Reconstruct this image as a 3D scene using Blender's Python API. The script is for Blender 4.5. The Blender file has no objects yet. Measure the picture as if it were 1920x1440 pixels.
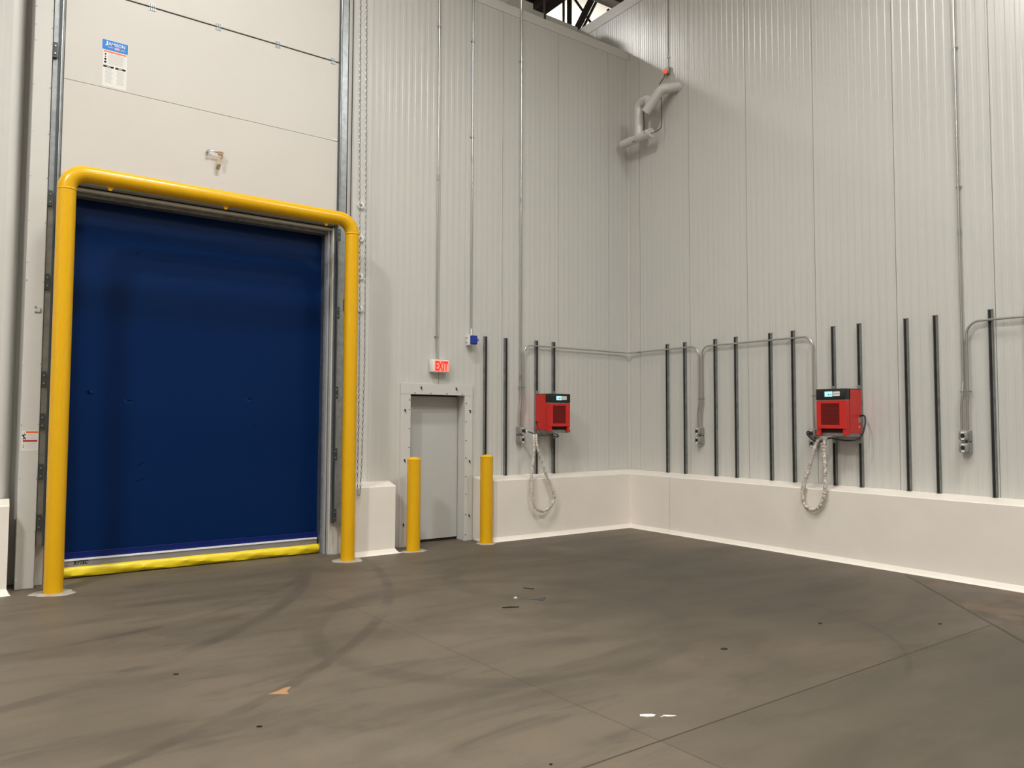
import bpy, bmesh, math, random
from mathutils import Vector, Matrix
random.seed(7)
S = bpy.context.scene
C = S.collection
PI = math.pi

# ------------------------------------------------------------------ camera
cam_d = bpy.data.cameras.new('camera')
cam_d.sensor_width = 36.0
cam_d.sensor_fit = 'HORIZONTAL'
cam_d.lens = 1404.75 / 1920.0 * 36.0
cam_d.clip_start = 0.05
cam_d.clip_end = 200
cam = bpy.data.objects.new('camera', cam_d)
C.objects.link(cam)
_r = Vector((0.81302005, -0.58222199, 0.00399323))
_d = Vector((0.03223036, 0.03815672, -0.99875186))
_f = Vector((0.58134293, 0.81213399, 0.0497874))
mw = Matrix(((_r.x, -_d.x, -_f.x, 0), (_r.y, -_d.y, -_f.y, 0), (_r.z, -_d.z, -_f.z, 1.65), (0, 0, 0, 1)))
cam.matrix_world = mw
S.camera = cam

# ------------------------------------------------------------------ world + exposure
w = bpy.data.worlds.new('world')
S.world = w
w.use_nodes = True
w.node_tree.nodes['Background'].inputs[0].default_value = (1.0, 0.97, 0.92, 1)
w.node_tree.nodes['Background'].inputs[1].default_value = 0.15
S.view_settings.view_transform = 'Standard'
S.view_settings.look = 'None'
S.view_settings.gamma = 1.0
S.view_settings.exposure = 0.0
S.view_settings.use_curve_mapping = False

# high-bay lamps of the hall: (x, y, z, power scale)
LAMPS = [(2.2, 5.0, 9.7, 0.82, 1, 'above the yellow door guard'),
         (2.2, -0.9, 9.9, 0.72, 1, 'over the middle of the room'),
         (-4.3, 2.4, 9.7, 2.4, 1, 'at the far left of the room'),
         (6.2, 0.6, 9.9, 0.90, 1, 'near the long right wall'),
         (-5.0, -5.0, 9.7, 0.5, 1, 'at the rear left of the room'),
         (3.0, 14.2, 12.0, 1.0, 0.2, 'high beyond the left wall in the next bay'),
         (14.5, 17.6, 11.2, 1.4, 12, 'added unseen in the next bay to brighten its ceiling')]  # last one is added; its strong uplight brightens the ceiling over the left wall
LAMP_W = 300.0
LAMP_SPREAD = 158
LAMP_EMIT = 20.0
LAMP_UP = 40.0
LAMP_COL = (1.0, 0.985, 0.95)

# ------------------------------------------------------------------ materials
def mat(name, col, rough=0.5, metal=0.0, spec=0.5, noise=None, bump=None, coat=0.0, emit=None, estr=0.0):
    m = bpy.data.materials.new(name)
    m.use_nodes = True
    nt = m.node_tree
    b = nt.nodes['Principled BSDF']
    b.inputs['Base Color'].default_value = (*col, 1)
    b.inputs['Roughness'].default_value = rough
    b.inputs['Metallic'].default_value = metal
    b.inputs['Specular IOR Level'].default_value = spec
    b.inputs['Coat Weight'].default_value = coat
    b.inputs['Coat Roughness'].default_value = 0.15
    if emit:
        b.inputs['Emission Color'].default_value = (*emit, 1)
        b.inputs['Emission Strength'].default_value = estr
    if noise or bump:
        tc = nt.nodes.new('ShaderNodeTexCoord')
    if noise:   # (scale, second colour, low, high)
        n = nt.nodes.new('ShaderNodeTexNoise')
        n.inputs['Scale'].default_value = noise[0]
        n.inputs['Detail'].default_value = 5
        nt.links.new(tc.outputs['Object'], n.inputs['Vector'])
        r = nt.nodes.new('ShaderNodeValToRGB')
        r.color_ramp.elements[0].position = noise[2]
        r.color_ramp.elements[1].position = noise[3]
        r.color_ramp.elements[0].color = (*col, 1)
        r.color_ramp.elements[1].color = (*noise[1], 1)
        nt.links.new(n.outputs['Fac'], r.inputs['Fac'])
        nt.links.new(r.outputs['Color'], b.inputs['Base Color'])
    if bump:    # (scale, strength, distance)
        n = nt.nodes.new('ShaderNodeTexNoise')
        n.inputs['Scale'].default_value = bump[0]
        n.inputs['Detail'].default_value = 4
        nt.links.new(tc.outputs['Object'], n.inputs['Vector'])
        bp = nt.nodes.new('ShaderNodeBump')
        bp.inputs['Strength'].default_value = bump[1]
        bp.inputs['Distance'].default_value = bump[2]
        nt.links.new(n.outputs['Fac'], bp.inputs['Height'])
        nt.links.new(bp.outputs['Normal'], b.inputs['Normal'])
    return m

M = {}
M['panel'] = mat('wall_panel_paint', (0.55, 0.545, 0.515), 0.27, 0, 0.5, noise=(0.35, (0.58, 0.57, 0.535), 0.35, 0.7))
M['flat'] = mat('white_sheet_metal', (0.60, 0.59, 0.555), 0.33, 0, 0.5)
M['doorpanel'] = mat('door_panel_white', (0.60, 0.57, 0.525), 0.45, 0, 0.4, noise=(0.8, (0.625, 0.595, 0.55), 0.35, 0.7))
M['curb'] = mat('curb_white_paint', (0.82, 0.765, 0.70), 0.5, 0, 0.4, noise=(2.2, (0.79, 0.73, 0.65), 0.40, 0.75), bump=(9, 0.15, 0.01))
M['slab'] = mat('exit_door_grey', (0.50, 0.50, 0.475), 0.4, 0, 0.4)
M['yellow'] = mat('safety_yellow_paint', (0.75, 0.405, 0.002), 0.27, 0, 0.5, bump=(40, 0.04, 0.002))
M['vinyl_yellow'] = mat('yellow_vinyl', (0.86, 0.66, 0.015), 0.38, 0, 0.5, bump=(14, 0.35, 0.01))
M['grout'] = mat('pale_grout', (0.42, 0.39, 0.33), 0.8, noise=(9, (0.25, 0.22, 0.18), 0.45, 0.75))
M['galv'] = mat('galvanised_steel', (0.42, 0.44, 0.44), 0.36, 0.85, 0.5, noise=(14, (0.30, 0.32, 0.33), 0.35, 0.7))
M['strut'] = mat('strut_steel', (0.26, 0.265, 0.25), 0.45, 0.25, 0.5, noise=(12, (0.15, 0.155, 0.148), 0.35, 0.7))
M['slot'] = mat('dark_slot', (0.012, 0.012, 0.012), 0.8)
M['darksteel'] = mat('dark_track_steel', (0.07, 0.085, 0.09), 0.4, 0.5)
M['conduit'] = mat('conduit_steel', (0.50, 0.50, 0.48), 0.28, 0.9)
M['alu'] = mat('brushed_aluminium', (0.36, 0.345, 0.34), 0.45, 0.5)
M['alubright'] = mat('bright_aluminium_lip', (0.95, 0.95, 0.96), 0.35, 0.1)
M['boxgrey'] = mat('cast_grey_box', (0.30, 0.31, 0.29), 0.45, 0.4)
M['black'] = mat('black_plastic', (0.012, 0.013, 0.014), 0.4)
M['rubber'] = mat('black_rubber', (0.015, 0.014, 0.013), 0.6)
M['white'] = mat('white_plastic', (0.80, 0.80, 0.77), 0.4)
M['pvc'] = mat('white_pvc', (0.62, 0.61, 0.59), 0.22, 0, 0.6)
M['red'] = mat('red_enamel', (0.60, 0.022, 0.016), 0.38, 0, 0.5)
M['reddark'] = mat('red_grille', (0.22, 0.010, 0.008), 0.5)
M['redin'] = mat('charger_interior', (0.03, 0.004, 0.004), 0.8)
M['redbar'] = mat('label_red', (0.45, 0.02, 0.02), 0.5)
M['orange'] = mat('label_orange', (0.85, 0.13, 0.03), 0.5)
M['blue'] = mat('label_blue', (0.0, 0.19, 0.62), 0.45)
M['capblue'] = mat('socket_blue', (0.01, 0.04, 0.30), 0.35)
M['ink'] = mat('label_ink', (0.012, 0.011, 0.014), 0.7, 0, 0.2)
M['greyink'] = mat('label_grey_text', (0.50, 0.48, 0.46), 0.6)
M['paper'] = mat('label_paper', (0.74, 0.73, 0.69), 0.5)
M['pink'] = mat('label_pink', (0.85, 0.35, 0.45), 0.5)
M['dark'] = mat('dark_truss', (0.045, 0.033, 0.028), 0.7)
M['rust'] = mat('tag_brown', (0.35, 0.20, 0.12), 0.6)
M['tape'] = mat('tan_strap', (0.70, 0.60, 0.44), 0.7)
M['gasket'] = mat('beige_gasket', (0.55, 0.53, 0.47), 0.5)
M['clear'] = mat('grey_vinyl_flap', (0.36, 0.37, 0.41), 0.2)
M['ceil'] = mat('ceiling_liner', (0.88, 0.80, 0.66), 0.7, noise=(0.5, (0.78, 0.72, 0.60), 0.45, 0.7))
M['hose'] = mat('wrapped_hose', (0.62, 0.57, 0.51), 0.32, 0, 0.5, noise=(26, (0.20, 0.15, 0.12), 0.52, 0.70), bump=(45, 0.9, 0.02))
M['screen'] = mat('lit_screen', (0.30, 0.6, 0.65), 0.3, emit=(0.42, 0.85, 0.92), estr=0.75)
M['exitface'] = mat('exit_face', (0.8, 0.25, 0.2), 0.5, emit=(1.0, 0.20, 0.13), estr=0.8)
M['exitred'] = mat('exit_letters', (0.9, 0.01, 0.01), 0.5, emit=(1.0, 0.012, 0.015), estr=1.3)
M['redlamp'] = mat('red_pilot_lamp', (0.7, 0.08, 0.05), 0.3, emit=(1.0, 0.16, 0.10), estr=0.55)
M['lampbody'] = mat('lamp_body', (0.6, 0.6, 0.6), 0.4)
M['diffuser'] = mat('lamp_diffuser', (0.9, 0.9, 0.9), 0.4, emit=LAMP_COL, estr=LAMP_EMIT)
M['orangepaint'] = mat('orange_floor_paint', (0.36, 0.20, 0.09), 0.7)

def curtain_mat():
    m = bpy.data.materials.new('blue_vinyl')
    m.use_nodes = True
    nt = m.node_tree
    b = nt.nodes['Principled BSDF']
    b.inputs['Base Color'].default_value = (0.001, 0.031, 0.155, 1)
    b.inputs['Roughness'].default_value = 0.36
    b.inputs['Specular IOR Level'].default_value = 0.28
    tc = nt.nodes.new('ShaderNodeTexCoord')
    n = nt.nodes.new('ShaderNodeTexNoise')
    n.inputs['Scale'].default_value = 260
    nt.links.new(tc.outputs['Object'], n.inputs['Vector'])
    bp = nt.nodes.new('ShaderNodeBump')
    bp.inputs['Strength'].default_value = 0.12
    bp.inputs['Distance'].default_value = 0.002
    nt.links.new(n.outputs['Fac'], bp.inputs['Height'])
    nt.links.new(bp.outputs['Normal'], b.inputs['Normal'])
    return m
M['curtain'] = curtain_mat()
M['hem'] = mat('curtain_hem_blue', (0.0004, 0.010, 0.105), 0.5, 0, 0.25)

def floor_mat():
    m = bpy.data.materials.new('sealed_concrete')
    m.use_nodes = True
    nt = m.node_tree
    N, Lk = nt.nodes, nt.links
    b = N['Principled BSDF']
    tc = N.new('ShaderNodeTexCoord')
    def math_(op, a, bb=None, clamp=False):
        n = N.new('ShaderNodeMath')
        n.operation = op
        n.use_clamp = clamp
        for i, v in enumerate((a, bb)):
            if v is None: continue
            if isinstance(v, (int, float)): n.inputs[i].default_value = v
            else: Lk.new(v, n.inputs[i])
        return n.outputs[0]
    def noise(scale, detail=5, rough=0.55, vec=None, dist=0.0):
        n = N.new('ShaderNodeTexNoise')
        n.inputs['Scale'].default_value = scale
        n.inputs['Detail'].default_value = detail
        n.inputs['Roughness'].default_value = rough
        n.inputs['Distortion'].default_value = dist
        Lk.new(vec if vec is not None else tc.outputs['Object'], n.inputs['Vector'])
        return n.outputs['Fac']
    def mix(fac, a, c, mode='MIX'):
        n = N.new('ShaderNodeMix')
        n.data_type = 'RGBA'
        n.blend_type = mode
        if isinstance(fac, (int, float)): n.inputs[0].default_value = fac
        else: Lk.new(fac, n.inputs[0])
        for i, v in ((6, a), (7, c)):
            if isinstance(v, tuple): n.inputs[i].default_value = (*v, 1)
            else: Lk.new(v, n.inputs[i])
        return n.outputs[2]
    def smooth(v, lo, hi):
        n = N.new('ShaderNodeMapRange')
        n.interpolation_type = 'SMOOTHSTEP'
        n.inputs[1].default_value = lo
        n.inputs[2].default_value = hi
        Lk.new(v, n.inputs[0])
        return n.outputs[0]
    sep = N.new('ShaderNodeSeparateXYZ')
    Lk.new(tc.outputs['Object'], sep.inputs[0])
    X, Y = sep.outputs[0], sep.outputs[1]
    # trowel streaks run across the view: stretched noise along (0.81,-0.58)
    mp = N.new('ShaderNodeMapping')
    mp.inputs['Rotation'].default_value = (0, 0, math.radians(35))
    mp.inputs['Scale'].default_value = (0.45, 1.6, 1.0)
    Lk.new(tc.outputs['Object'], mp.inputs['Vector'])
    sv = mp.outputs[0]
    base = mix(smooth(noise(0.55, 4, 0.5), 0.35, 0.68), (0.150, 0.121, 0.086), (0.118, 0.097, 0.069))
    base = mix(smooth(noise(1.1, 6, 0.6, sv, 0.4), 0.42, 0.66), base, (0.088, 0.073, 0.051))
    base = mix(math_('MULTIPLY', smooth(noise(2.6, 6, 0.66, sv, 0.6), 0.50, 0.74), 0.75), base, (0.062, 0.052, 0.036))
    base = mix(math_('MULTIPLY', smooth(noise(0.9, 6, 0.62, None, 0.3), 0.54, 0.74), 0.6), base, (0.185, 0.155, 0.115))
    base = mix(math_('MULTIPLY', smooth(noise(0.45, 4, 0.6), 0.52, 0.70), 0.45), base, (0.150, 0.105, 0.070))
    fine = noise(60, 4, 0.7)
    base = mix(0.22, base, mix(fine, (0.065, 0.053, 0.042), (0.18, 0.15, 0.115)))
    # two broad darker zones with ragged edges on the right side of the floor
    ax = math_('MULTIPLY', math_('SUBTRACT', X, 6.1), 0.36)
    ay = math_('MULTIPLY', math_('SUBTRACT', Y, 5.2), 0.30)
    ar = math_('ADD', math_('SQRT', math_('ADD', math_('MULTIPLY', ax, ax), math_('MULTIPLY', ay, ay))), math_('MULTIPLY', math_('SUBTRACT', noise(0.9, 5, 0.6), 0.5), 0.9))
    bx = math_('MULTIPLY', math_('SUBTRACT', X, 6.0), 0.34)
    by = math_('MULTIPLY', math_('SUBTRACT', Y, 1.2), 0.42)
    br = math_('ADD', math_('SQRT', math_('ADD', math_('MULTIPLY', bx, bx), math_('MULTIPLY', by, by))), math_('MULTIPLY', math_('SUBTRACT', noise(0.8, 5, 0.6), 0.5), 0.9))
    dark_zone = math_('SUBTRACT', 1.0, smooth(math_('MINIMUM', ar, br), 0.25, 1.25))
    base = mix(math_('MULTIPLY', dark_zone, 0.74), base, (0.052, 0.044, 0.031))
    # the slab poured nearer the right edge is darker
    dk = math_('MULTIPLY', math_('LESS_THAN', Y, 2.775), math_('GREATER_THAN', X, 2.94))
    base = mix(math_('MULTIPLY', dk, 0.22), base, (0.060, 0.052, 0.036))
    # joints
    def line_x(y0, xa, xb, wd):
        d = math_('ABSOLUTE', math_('SUBTRACT', Y, y0))
        l = math_('LESS_THAN', d, wd)
        return math_('MULTIPLY', l, math_('MULTIPLY', math_('GREATER_THAN', X, xa), math_('LESS_THAN', X, xb)))
    def line_y(x0, ya, yb, wd):
        d = math_('ABSOLUTE', math_('SUBTRACT', X, x0))
        l = math_('LESS_THAN', d, wd)
        return math_('MULTIPLY', l, math_('MULTIPLY', math_('GREATER_THAN', Y, ya), math_('LESS_THAN', Y, yb)))
    j1 = line_x(2.775, -9, 6.82, 0.006)
    xx = math_('ADD', X, math_('MULTIPLY', math_('SUBTRACT', Y, 2.785), 0.048))
    d = math_('LESS_THAN', math_('ABSOLUTE', math_('SUBTRACT', xx, 2.939)), 0.0045)
    j2 = math_('MULTIPLY', d, math_('LESS_THAN', Y, 6.95))
    # diagonal joint
    dg = math_('SUBTRACT', math_('SUBTRACT', X, Y), 4.075)
    wob = math_('MULTIPLY', math_('SUBTRACT', noise(7, 4, 0.7), 0.5), 0.05)
    dgw = math_('ADD', dg, wob)
    xr = math_('MULTIPLY', math_('GREATER_THAN', X, 3.0), math_('LESS_THAN', X, 8.27))
    j3 = math_('MULTIPLY', math_('LESS_THAN', math_('ABSOLUTE', dgw), 0.020), xr)
    joints = math_('MAXIMUM', j1, math_('MAXIMUM', math_('MULTIPLY', j2, 0.6), j3))
    # damp brown corner right of the diagonal joint
    wet = math_('MULTIPLY', smooth(dg, 0.0, 0.06), math_('MULTIPLY', smooth(noise(1.6, 5, 0.6), 0.25, 0.6), smooth(X, 6.7, 7.3)))
    base = mix(math_('MULTIPLY', wet, 0.7), base, mix(smooth(noise(2.6, 5, 0.6, None, 0.5), 0.42, 0.6), (0.055, 0.042, 0.028), (0.135, 0.090, 0.060)))
    # tyre arcs
    def arc(cx, cy, r, wd, amt, xa=None, ya=None, xb=None, yb=None):
        dx = math_('SUBTRACT', X, cx)
        dy = math_('SUBTRACT', Y, cy)
        dist = math_('SQRT', math_('ADD', math_('MULTIPLY', dx, dx), math_('MULTIPLY', dy, dy)))
        q = math_('ABSOLUTE', math_('SUBTRACT', dist, r))
        a = math_('SUBTRACT', 1.0, smooth(q, wd * 0.4, wd))
        if xa is not None: a = math_('MULTIPLY', a, math_('GREATER_THAN', X, xa))
        if xb is not None: a = math_('MULTIPLY', a, math_('LESS_THAN', X, xb))
        if ya is not None: a = math_('MULTIPLY', a, math_('GREATER_THAN', Y, ya))
        if yb is not None: a = math_('MULTIPLY', a, math_('LESS_THAN', Y, yb))
        a = math_('MULTIPLY', a, smooth(noise(1.4, 4, 0.6), 0.3, 0.6))
        return math_('MULTIPLY', a, amt)
    arcs = [arc(4.5, 4.2, 1.72, 0.03, 0.75, xa=5.0, yb=4.2), arc(-1.5, 9.0, 5.35, 0.07, 0.55, xa=-0.5),
            arc(-1.2, 9.4, 4.4, 0.09, 0.5, xa=-1.0), arc(3.6, 5.2, 1.5, 0.12, 0.35), arc(0.2, 9.6, 3.2, 0.06, 0.45),
            arc(5.2, 6.3, 1.2, 0.16, 0.4)]
    am = arcs[0]
    for a in arcs[1:]: am = math_('MAXIMUM', am, a)
    base = mix(am, base, (0.055, 0.046, 0.035))
    # small spatter
    vo = N.new('ShaderNodeTexVoronoi')
    vo.inputs['Scale'].default_value = 2.3
    Lk.new(tc.outputs['Object'], vo.inputs['Vector'])
    vdist = math_('ADD', vo.outputs['Distance'], math_('MULTIPLY', math_('SUBTRACT', noise(30, 3), 0.5), 0.03))
    sp = N.new('ShaderNodeSeparateColor')
    Lk.new(vo.outputs['Color'], sp.inputs[0])
    spot = math_('MULTIPLY', math_('LESS_THAN', vdist, math_('MULTIPLY', sp.outputs[1], 0.045)), math_('GREATER_THAN', sp.outputs[0], 0.72))
    base = mix(math_('MULTIPLY', spot, 0.8), base, (0.030, 0.025, 0.020))
    base = mix(math_('MULTIPLY', joints, 0.78), base, (0.028, 0.022, 0.016))
    Lk.new(base, b.inputs['Base Color'])
    rg = N.new('ShaderNodeMapRange')
    rg.inputs[3].default_value = 0.42
    rg.inputs[4].default_value = 0.68
    Lk.new(noise(1.3, 5, 0.6, sv), rg.inputs[0])
    Lk.new(rg.outputs[0], b.inputs['Roughness'])
    b.inputs['Specular IOR Level'].default_value = 0.4
    bp = N.new('ShaderNodeBump')
    bp.inputs['Strength'].default_value = 0.25
    bp.inputs['Distance'].default_value = 0.004
    h = math_('SUBTRACT', math_('MULTIPLY', noise(25, 5, 0.6), 0.3), joints)
    Lk.new(h, bp.inputs['Height'])
    Lk.new(bp.outputs['Normal'], b.inputs['Normal'])
    return m
M['floor'] = floor_mat()

# ------------------------------------------------------------------ mesh helpers
def tag(o, label=None, cat=None, group=None, kind=None):
    if label: o['label'] = label
    if cat: o['category'] = cat
    if group: o['group'] = group
    if kind: o['kind'] = kind
    return o

def thing(name, label, cat, loc=(0, 0, 0), rotz=0.0, group=None, kind=None):
    o = bpy.data.objects.new(name, None)
    o.empty_display_size = 0.1
    C.objects.link(o)
    o.location = loc
    o.rotation_euler = (0, 0, rotz)
    return tag(o, label, cat, group, kind)

def root_of(o):
    while o.parent: o = o.parent
    return o

def obj(name, bm, m, parent=None, world=False, smooth=False, label=None, origin=None):
    """link a bmesh as one object; world=True means its coordinates are room coordinates"""
    if parent is not None and world:
        bmesh.ops.translate(bm, verts=bm.verts, vec=-Vector(root_of(parent).location))
    if parent is None and origin is not None:
        bmesh.ops.translate(bm, verts=bm.verts, vec=-Vector(origin))
    bmesh.ops.recalc_face_normals(bm, faces=bm.faces)
    me = bpy.data.meshes.new(name)
    bm.to_mesh(me)
    bm.free()
    if smooth:
        me.polygons.foreach_set('use_smooth', [True] * len(me.polygons))
        try: me.set_sharp_from_angle(angle=math.radians(40))
        except Exception: pass
    me.materials.append(m)
    o = bpy.data.objects.new(name, me)
    C.objects.link(o)
    if parent is not None: o.parent = parent
    elif origin is not None: o.location = origin
    if label: o['label'] = label
    return o

def split_obj(name, bm, m, parent, world=False, **k):
    """every loose piece of the bmesh becomes an object of its own"""
    bm.verts.ensure_lookup_table()
    seen, groups = set(), []
    for v in bm.verts:
        if v in seen: continue
        st_, g_ = [v], []
        seen.add(v)
        while st_:
            q = st_.pop(); g_.append(q)
            for e in q.link_edges:
                o_ = e.other_vert(q)
                if o_ not in seen: seen.add(o_); st_.append(o_)
        groups.append(g_)
    for g_ in groups:
        nb = bmesh.new()
        mp = {v: nb.verts.new(v.co) for v in g_}
        for f in {f for v in g_ for f in v.link_faces}: nb.faces.new([mp[v] for v in f.verts])
        obj(name, nb, m, parent, world=world, **k)
    bm.free()

def BM(): return bmesh.new()

def box(bm, x0, x1, y0, y1, z0, z1, bev=0.0, seg=1):
    r = bmesh.ops.create_cube(bm, size=1.0)
    vs = r['verts']
    for v in vs:
        v.co = Vector(((x0 + x1) / 2 + v.co.x * (x1 - x0), (y0 + y1) / 2 + v.co.y * (y1 - y0), (z0 + z1) / 2 + v.co.z * (z1 - z0)))
    if bev > 0:
        es = list({e for v in vs for e in v.link_edges})
        bmesh.ops.bevel(bm, geom=es, offset=bev, segments=seg, affect='EDGES', profile=0.5)
    return bm

def prism(bm, pts, z0, z1):
    a = [bm.verts.new((x, y, z0)) for x, y in pts]
    b = [bm.verts.new((x, y, z1)) for x, y in pts]
    n = len(pts)
    for i in range(n): bm.faces.new((a[i], a[(i + 1) % n], b[(i + 1) % n], b[i]))
    bm.faces.new(a[::-1]); bm.faces.new(b)
    return bm

def tube(bm, pts, r, seg=12, cap=True, radii=None):
    pts = [Vector(p) for p in pts]
    n = len(pts)
    t0 = (pts[1] - pts[0]).normalized()
    ref = Vector((0, 0, 1)) if abs(t0.z) < 0.9 else Vector((1, 0, 0))
    nx = t0.cross(ref).normalized()
    rings = []
    for i, p in enumerate(pts):
        if i == 0: t = (pts[1] - pts[0])
        elif i == n - 1: t = (pts[-1] - pts[-2])
        else: t = (pts[i + 1] - pts[i]).normalized() + (pts[i] - pts[i - 1]).normalized()
        t.normalize()
        nx = (nx - t * nx.dot(t)).normalized()
        ny = t.cross(nx)
        rr = radii[i] if radii else r
        rings.append([bm.verts.new(p + (nx * math.cos(2 * PI * k / seg) + ny * math.sin(2 * PI * k / seg)) * rr) for k in range(seg)])
    for a, b in zip(rings, rings[1:]):
        for k in range(seg): bm.faces.new((a[k], a[(k + 1) % seg], b[(k + 1) % seg], b[k]))
    if cap:
        bm.faces.new(rings[0][::-1]); bm.faces.new(rings[-1])
    return bm

def bend(pts, r, n=8):
    """round the corners of a polyline"""
    pts = [Vector(p) for p in pts]
    out = [pts[0]]
    for a, b, c in zip(pts, pts[1:], pts[2:]):
        u = (a - b).normalized(); v = (c - b).normalized()
        ang = u.angle(v)
        d = min(r / math.tan(ang / 2), (a - b).length * 0.49, (c - b).length * 0.49)
        rr = d * math.tan(ang / 2)
        cen = b + (u + v).normalized() * (rr / math.sin(ang / 2))
        p0 = b + u * d; p1 = b + v * d
        e0 = (p0 - cen); e1 = (p1 - cen)
        tot = e0.angle(e1)
        for i in range(n + 1):
            t = i / n
            s = math.sin(tot)
            out.append(cen + (e0 * math.sin((1 - t) * tot) + e1 * math.sin(t * tot)) / s)
    out.append(pts[-1])
    return out

def spline(pts, n=6):
    pts = [Vector(p) for p in pts]
    P = [pts[0]] + pts + [pts[-1]]
    out = []
    for i in range(1, len(P) - 2):
        for k in range(n):
            t = k / n
            out.append(0.5 * ((2 * P[i]) + (P[i + 1] - P[i - 1]) * t + (2 * P[i - 1] - 5 * P[i] + 4 * P[i + 1] - P[i + 2]) * t * t
                              + (3 * P[i] - P[i - 1] - 3 * P[i + 1] + P[i + 2]) * t ** 3))
    out.append(pts[-1])
    return out

def cyl(bm, a, b, r, seg=16): return tube(bm, [a, b], r, seg)

def lathe(bm, cx, cy, prof, seg=32):
    rings = []
    for r, z in prof:
        if r < 1e-6: rings.append([bm.verts.new((cx, cy, z))])
        else: rings.append([bm.verts.new((cx + r * math.cos(2 * PI * k / seg), cy + r * math.sin(2 * PI * k / seg), z)) for k in range(seg)])
    for a, b in zip(rings, rings[1:]):
        for k in range(seg):
            k2 = (k + 1) % seg
            if len(a) == 1: bm.faces.new((a[0], b[k], b[k2]))
            elif len(b) == 1: bm.faces.new((a[k], a[k2], b[0]))
            else: bm.faces.new((a[k], a[k2], b[k2], b[k]))
    return bm

def patch(cx, cy, r, z, seed, sx=1.0, sy=1.0, h=0.004):
    """irregular thin blob lying on the floor"""
    rnd = random.Random(seed)
    bm = BM()
    n = 28
    ph = [rnd.uniform(0, 6.28) for _ in range(4)]
    def rad(a): return r * (1 + 0.13 * math.sin(2 * a + ph[0]) + 0.08 * math.sin(3 * a + ph[1]) + 0.05 * math.sin(7 * a + ph[2]))
    top = [bm.verts.new((cx + sx * rad(2 * PI * k / n) * 0.93 * math.cos(2 * PI * k / n), cy + sy * rad(2 * PI * k / n) * 0.93 * math.sin(2 * PI * k / n), z + h)) for k in range(n)]
    bot = [bm.verts.new((cx + sx * rad(2 * PI * k / n) * math.cos(2 * PI * k / n), cy + sy * rad(2 * PI * k / n) * math.sin(2 * PI * k / n), z)) for k in range(n)]
    for k in range(n): bm.faces.new((bot[k], bot[(k + 1) % n], top[(k + 1) % n], top[k]))
    bm.faces.new(top); bm.faces.new(bot[::-1])
    return bm

def text(name, body, size, m, parent, loc, width=None, shear=0.0, bold=0.0, ext=0.0008, rotz=0.0, world=True):
    """upright lettering facing -y (before rotz)"""
    cu = bpy.data.curves.new(name, 'FONT')
    cu.body = body
    cu.size = 1.0
    cu.shear = shear
    cu.offset = bold
    cu.extrude = 0.0
    cu.resolution_u = 3
    to = bpy.data.objects.new(name, cu)
    C.objects.link(to)
    bpy.context.view_layer.update()
    me = bpy.data.meshes.new_from_object(to)
    bpy.data.objects.remove(to)
    xs = [v.co.x for v in me.vertices]; ys = [v.co.y for v in me.vertices]
    sy = size / (max(ys) - min(ys))
    sx = (width / (max(xs) - min(xs))) if width else sy
    bm = BM()
    bm.from_mesh(me)
    bpy.data.meshes.remove(me)
    for v in bm.verts:
        v.co = Vector((loc[0] + (v.co.x - min(xs)) * sx, loc[1], loc[2] + (v.co.y - min(ys)) * sy))
    return obj(name, bm, m, parent, world=world)

# ------------------------------------------------------------------ the room shell
WY, WX = 8.90, 8.75          # faces of the left and the right wall
TOPL, TOPR = 7.86, 8.80

def profile(a, b, s0, pitch_panel, nrib=11, dp=0.0018, seam=0.007, sd=0.014):
    """(u, depth) points of a ribbed insulated panel face between u=a and u=b, seams at s0+k*pitch"""
    pts = []
    k0 = math.floor((a - s0) / pitch_panel) - 1
    k1 = math.ceil((b - s0) / pitch_panel) + 1
    rp = pitch_panel / nrib
    for k in range(k0, k1):
        u0 = s0 + k * pitch_panel
        pts += [(u0 - seam / 2, 0), (u0 - seam / 2 + 0.0005, -sd), (u0 + seam / 2 - 0.0005, -sd), (u0 + seam / 2, 0)]
        for j in range(nrib):
            c = u0 + (j + 0.5) * rp
            h = rp * 0.19
            pts += [(c - h - 0.011, 0), (c - h, -dp), (c + h, -dp), (c + h + 0.011, 0)]
    pts = sorted(p for p in pts if a < p[0] < b)
    return [(a, 0)] + pts + [(b, 0)]

def ribbed(bm, axis, face, a, b, z0, z1, s0, pp, th=0.10):
    """axis 'x': wall runs along x and faces -y;  axis 'y': runs along y and faces -x"""
    pr = profile(a, b, s0, pp)
    def P(u, d, z): return (u, face - d, z) if axis == 'x' else (face - d, u, z)
    lo = [bm.verts.new(P(u, d, z0)) for u, d in pr]
    hi = [bm.verts.new(P(u, d, z1)) for u, d in pr]
    for i in range(len(pr) - 1): bm.faces.new((lo[i], lo[i + 1], hi[i + 1], hi[i]))
    b0, b1 = bm.verts.new(P(a, -th, z0)), bm.verts.new(P(b, -th, z0))
    c0, c1 = bm.verts.new(P(a, -th, z1)), bm.verts.new(P(b, -th, z1))
    bm.faces.new((b0, b1, c1, c0))
    bm.faces.new([*hi, c1, c0]); bm.faces.new([*lo, b1, b0])
    bm.faces.new((lo[0], b0, c0, hi[0])); bm.faces.new((lo[-1], b1, c1, hi[-1]))

def struct(name, bm, m, **k):
    o = obj(name, bm, m, **k)
    o['kind'] = 'structure'
    return o

# floor
bm = BM()
box(bm, -14, 30, -14, 30, -0.2, 0.0)
struct('floor', bm, M['floor'])
# ceiling of the warehouse, high over the open-topped cold rooms
bm = BM()
box(bm, -14, 30, -14, 30, 12.6, 12.8)
struct('ceiling', bm, M['ceil'])

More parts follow.
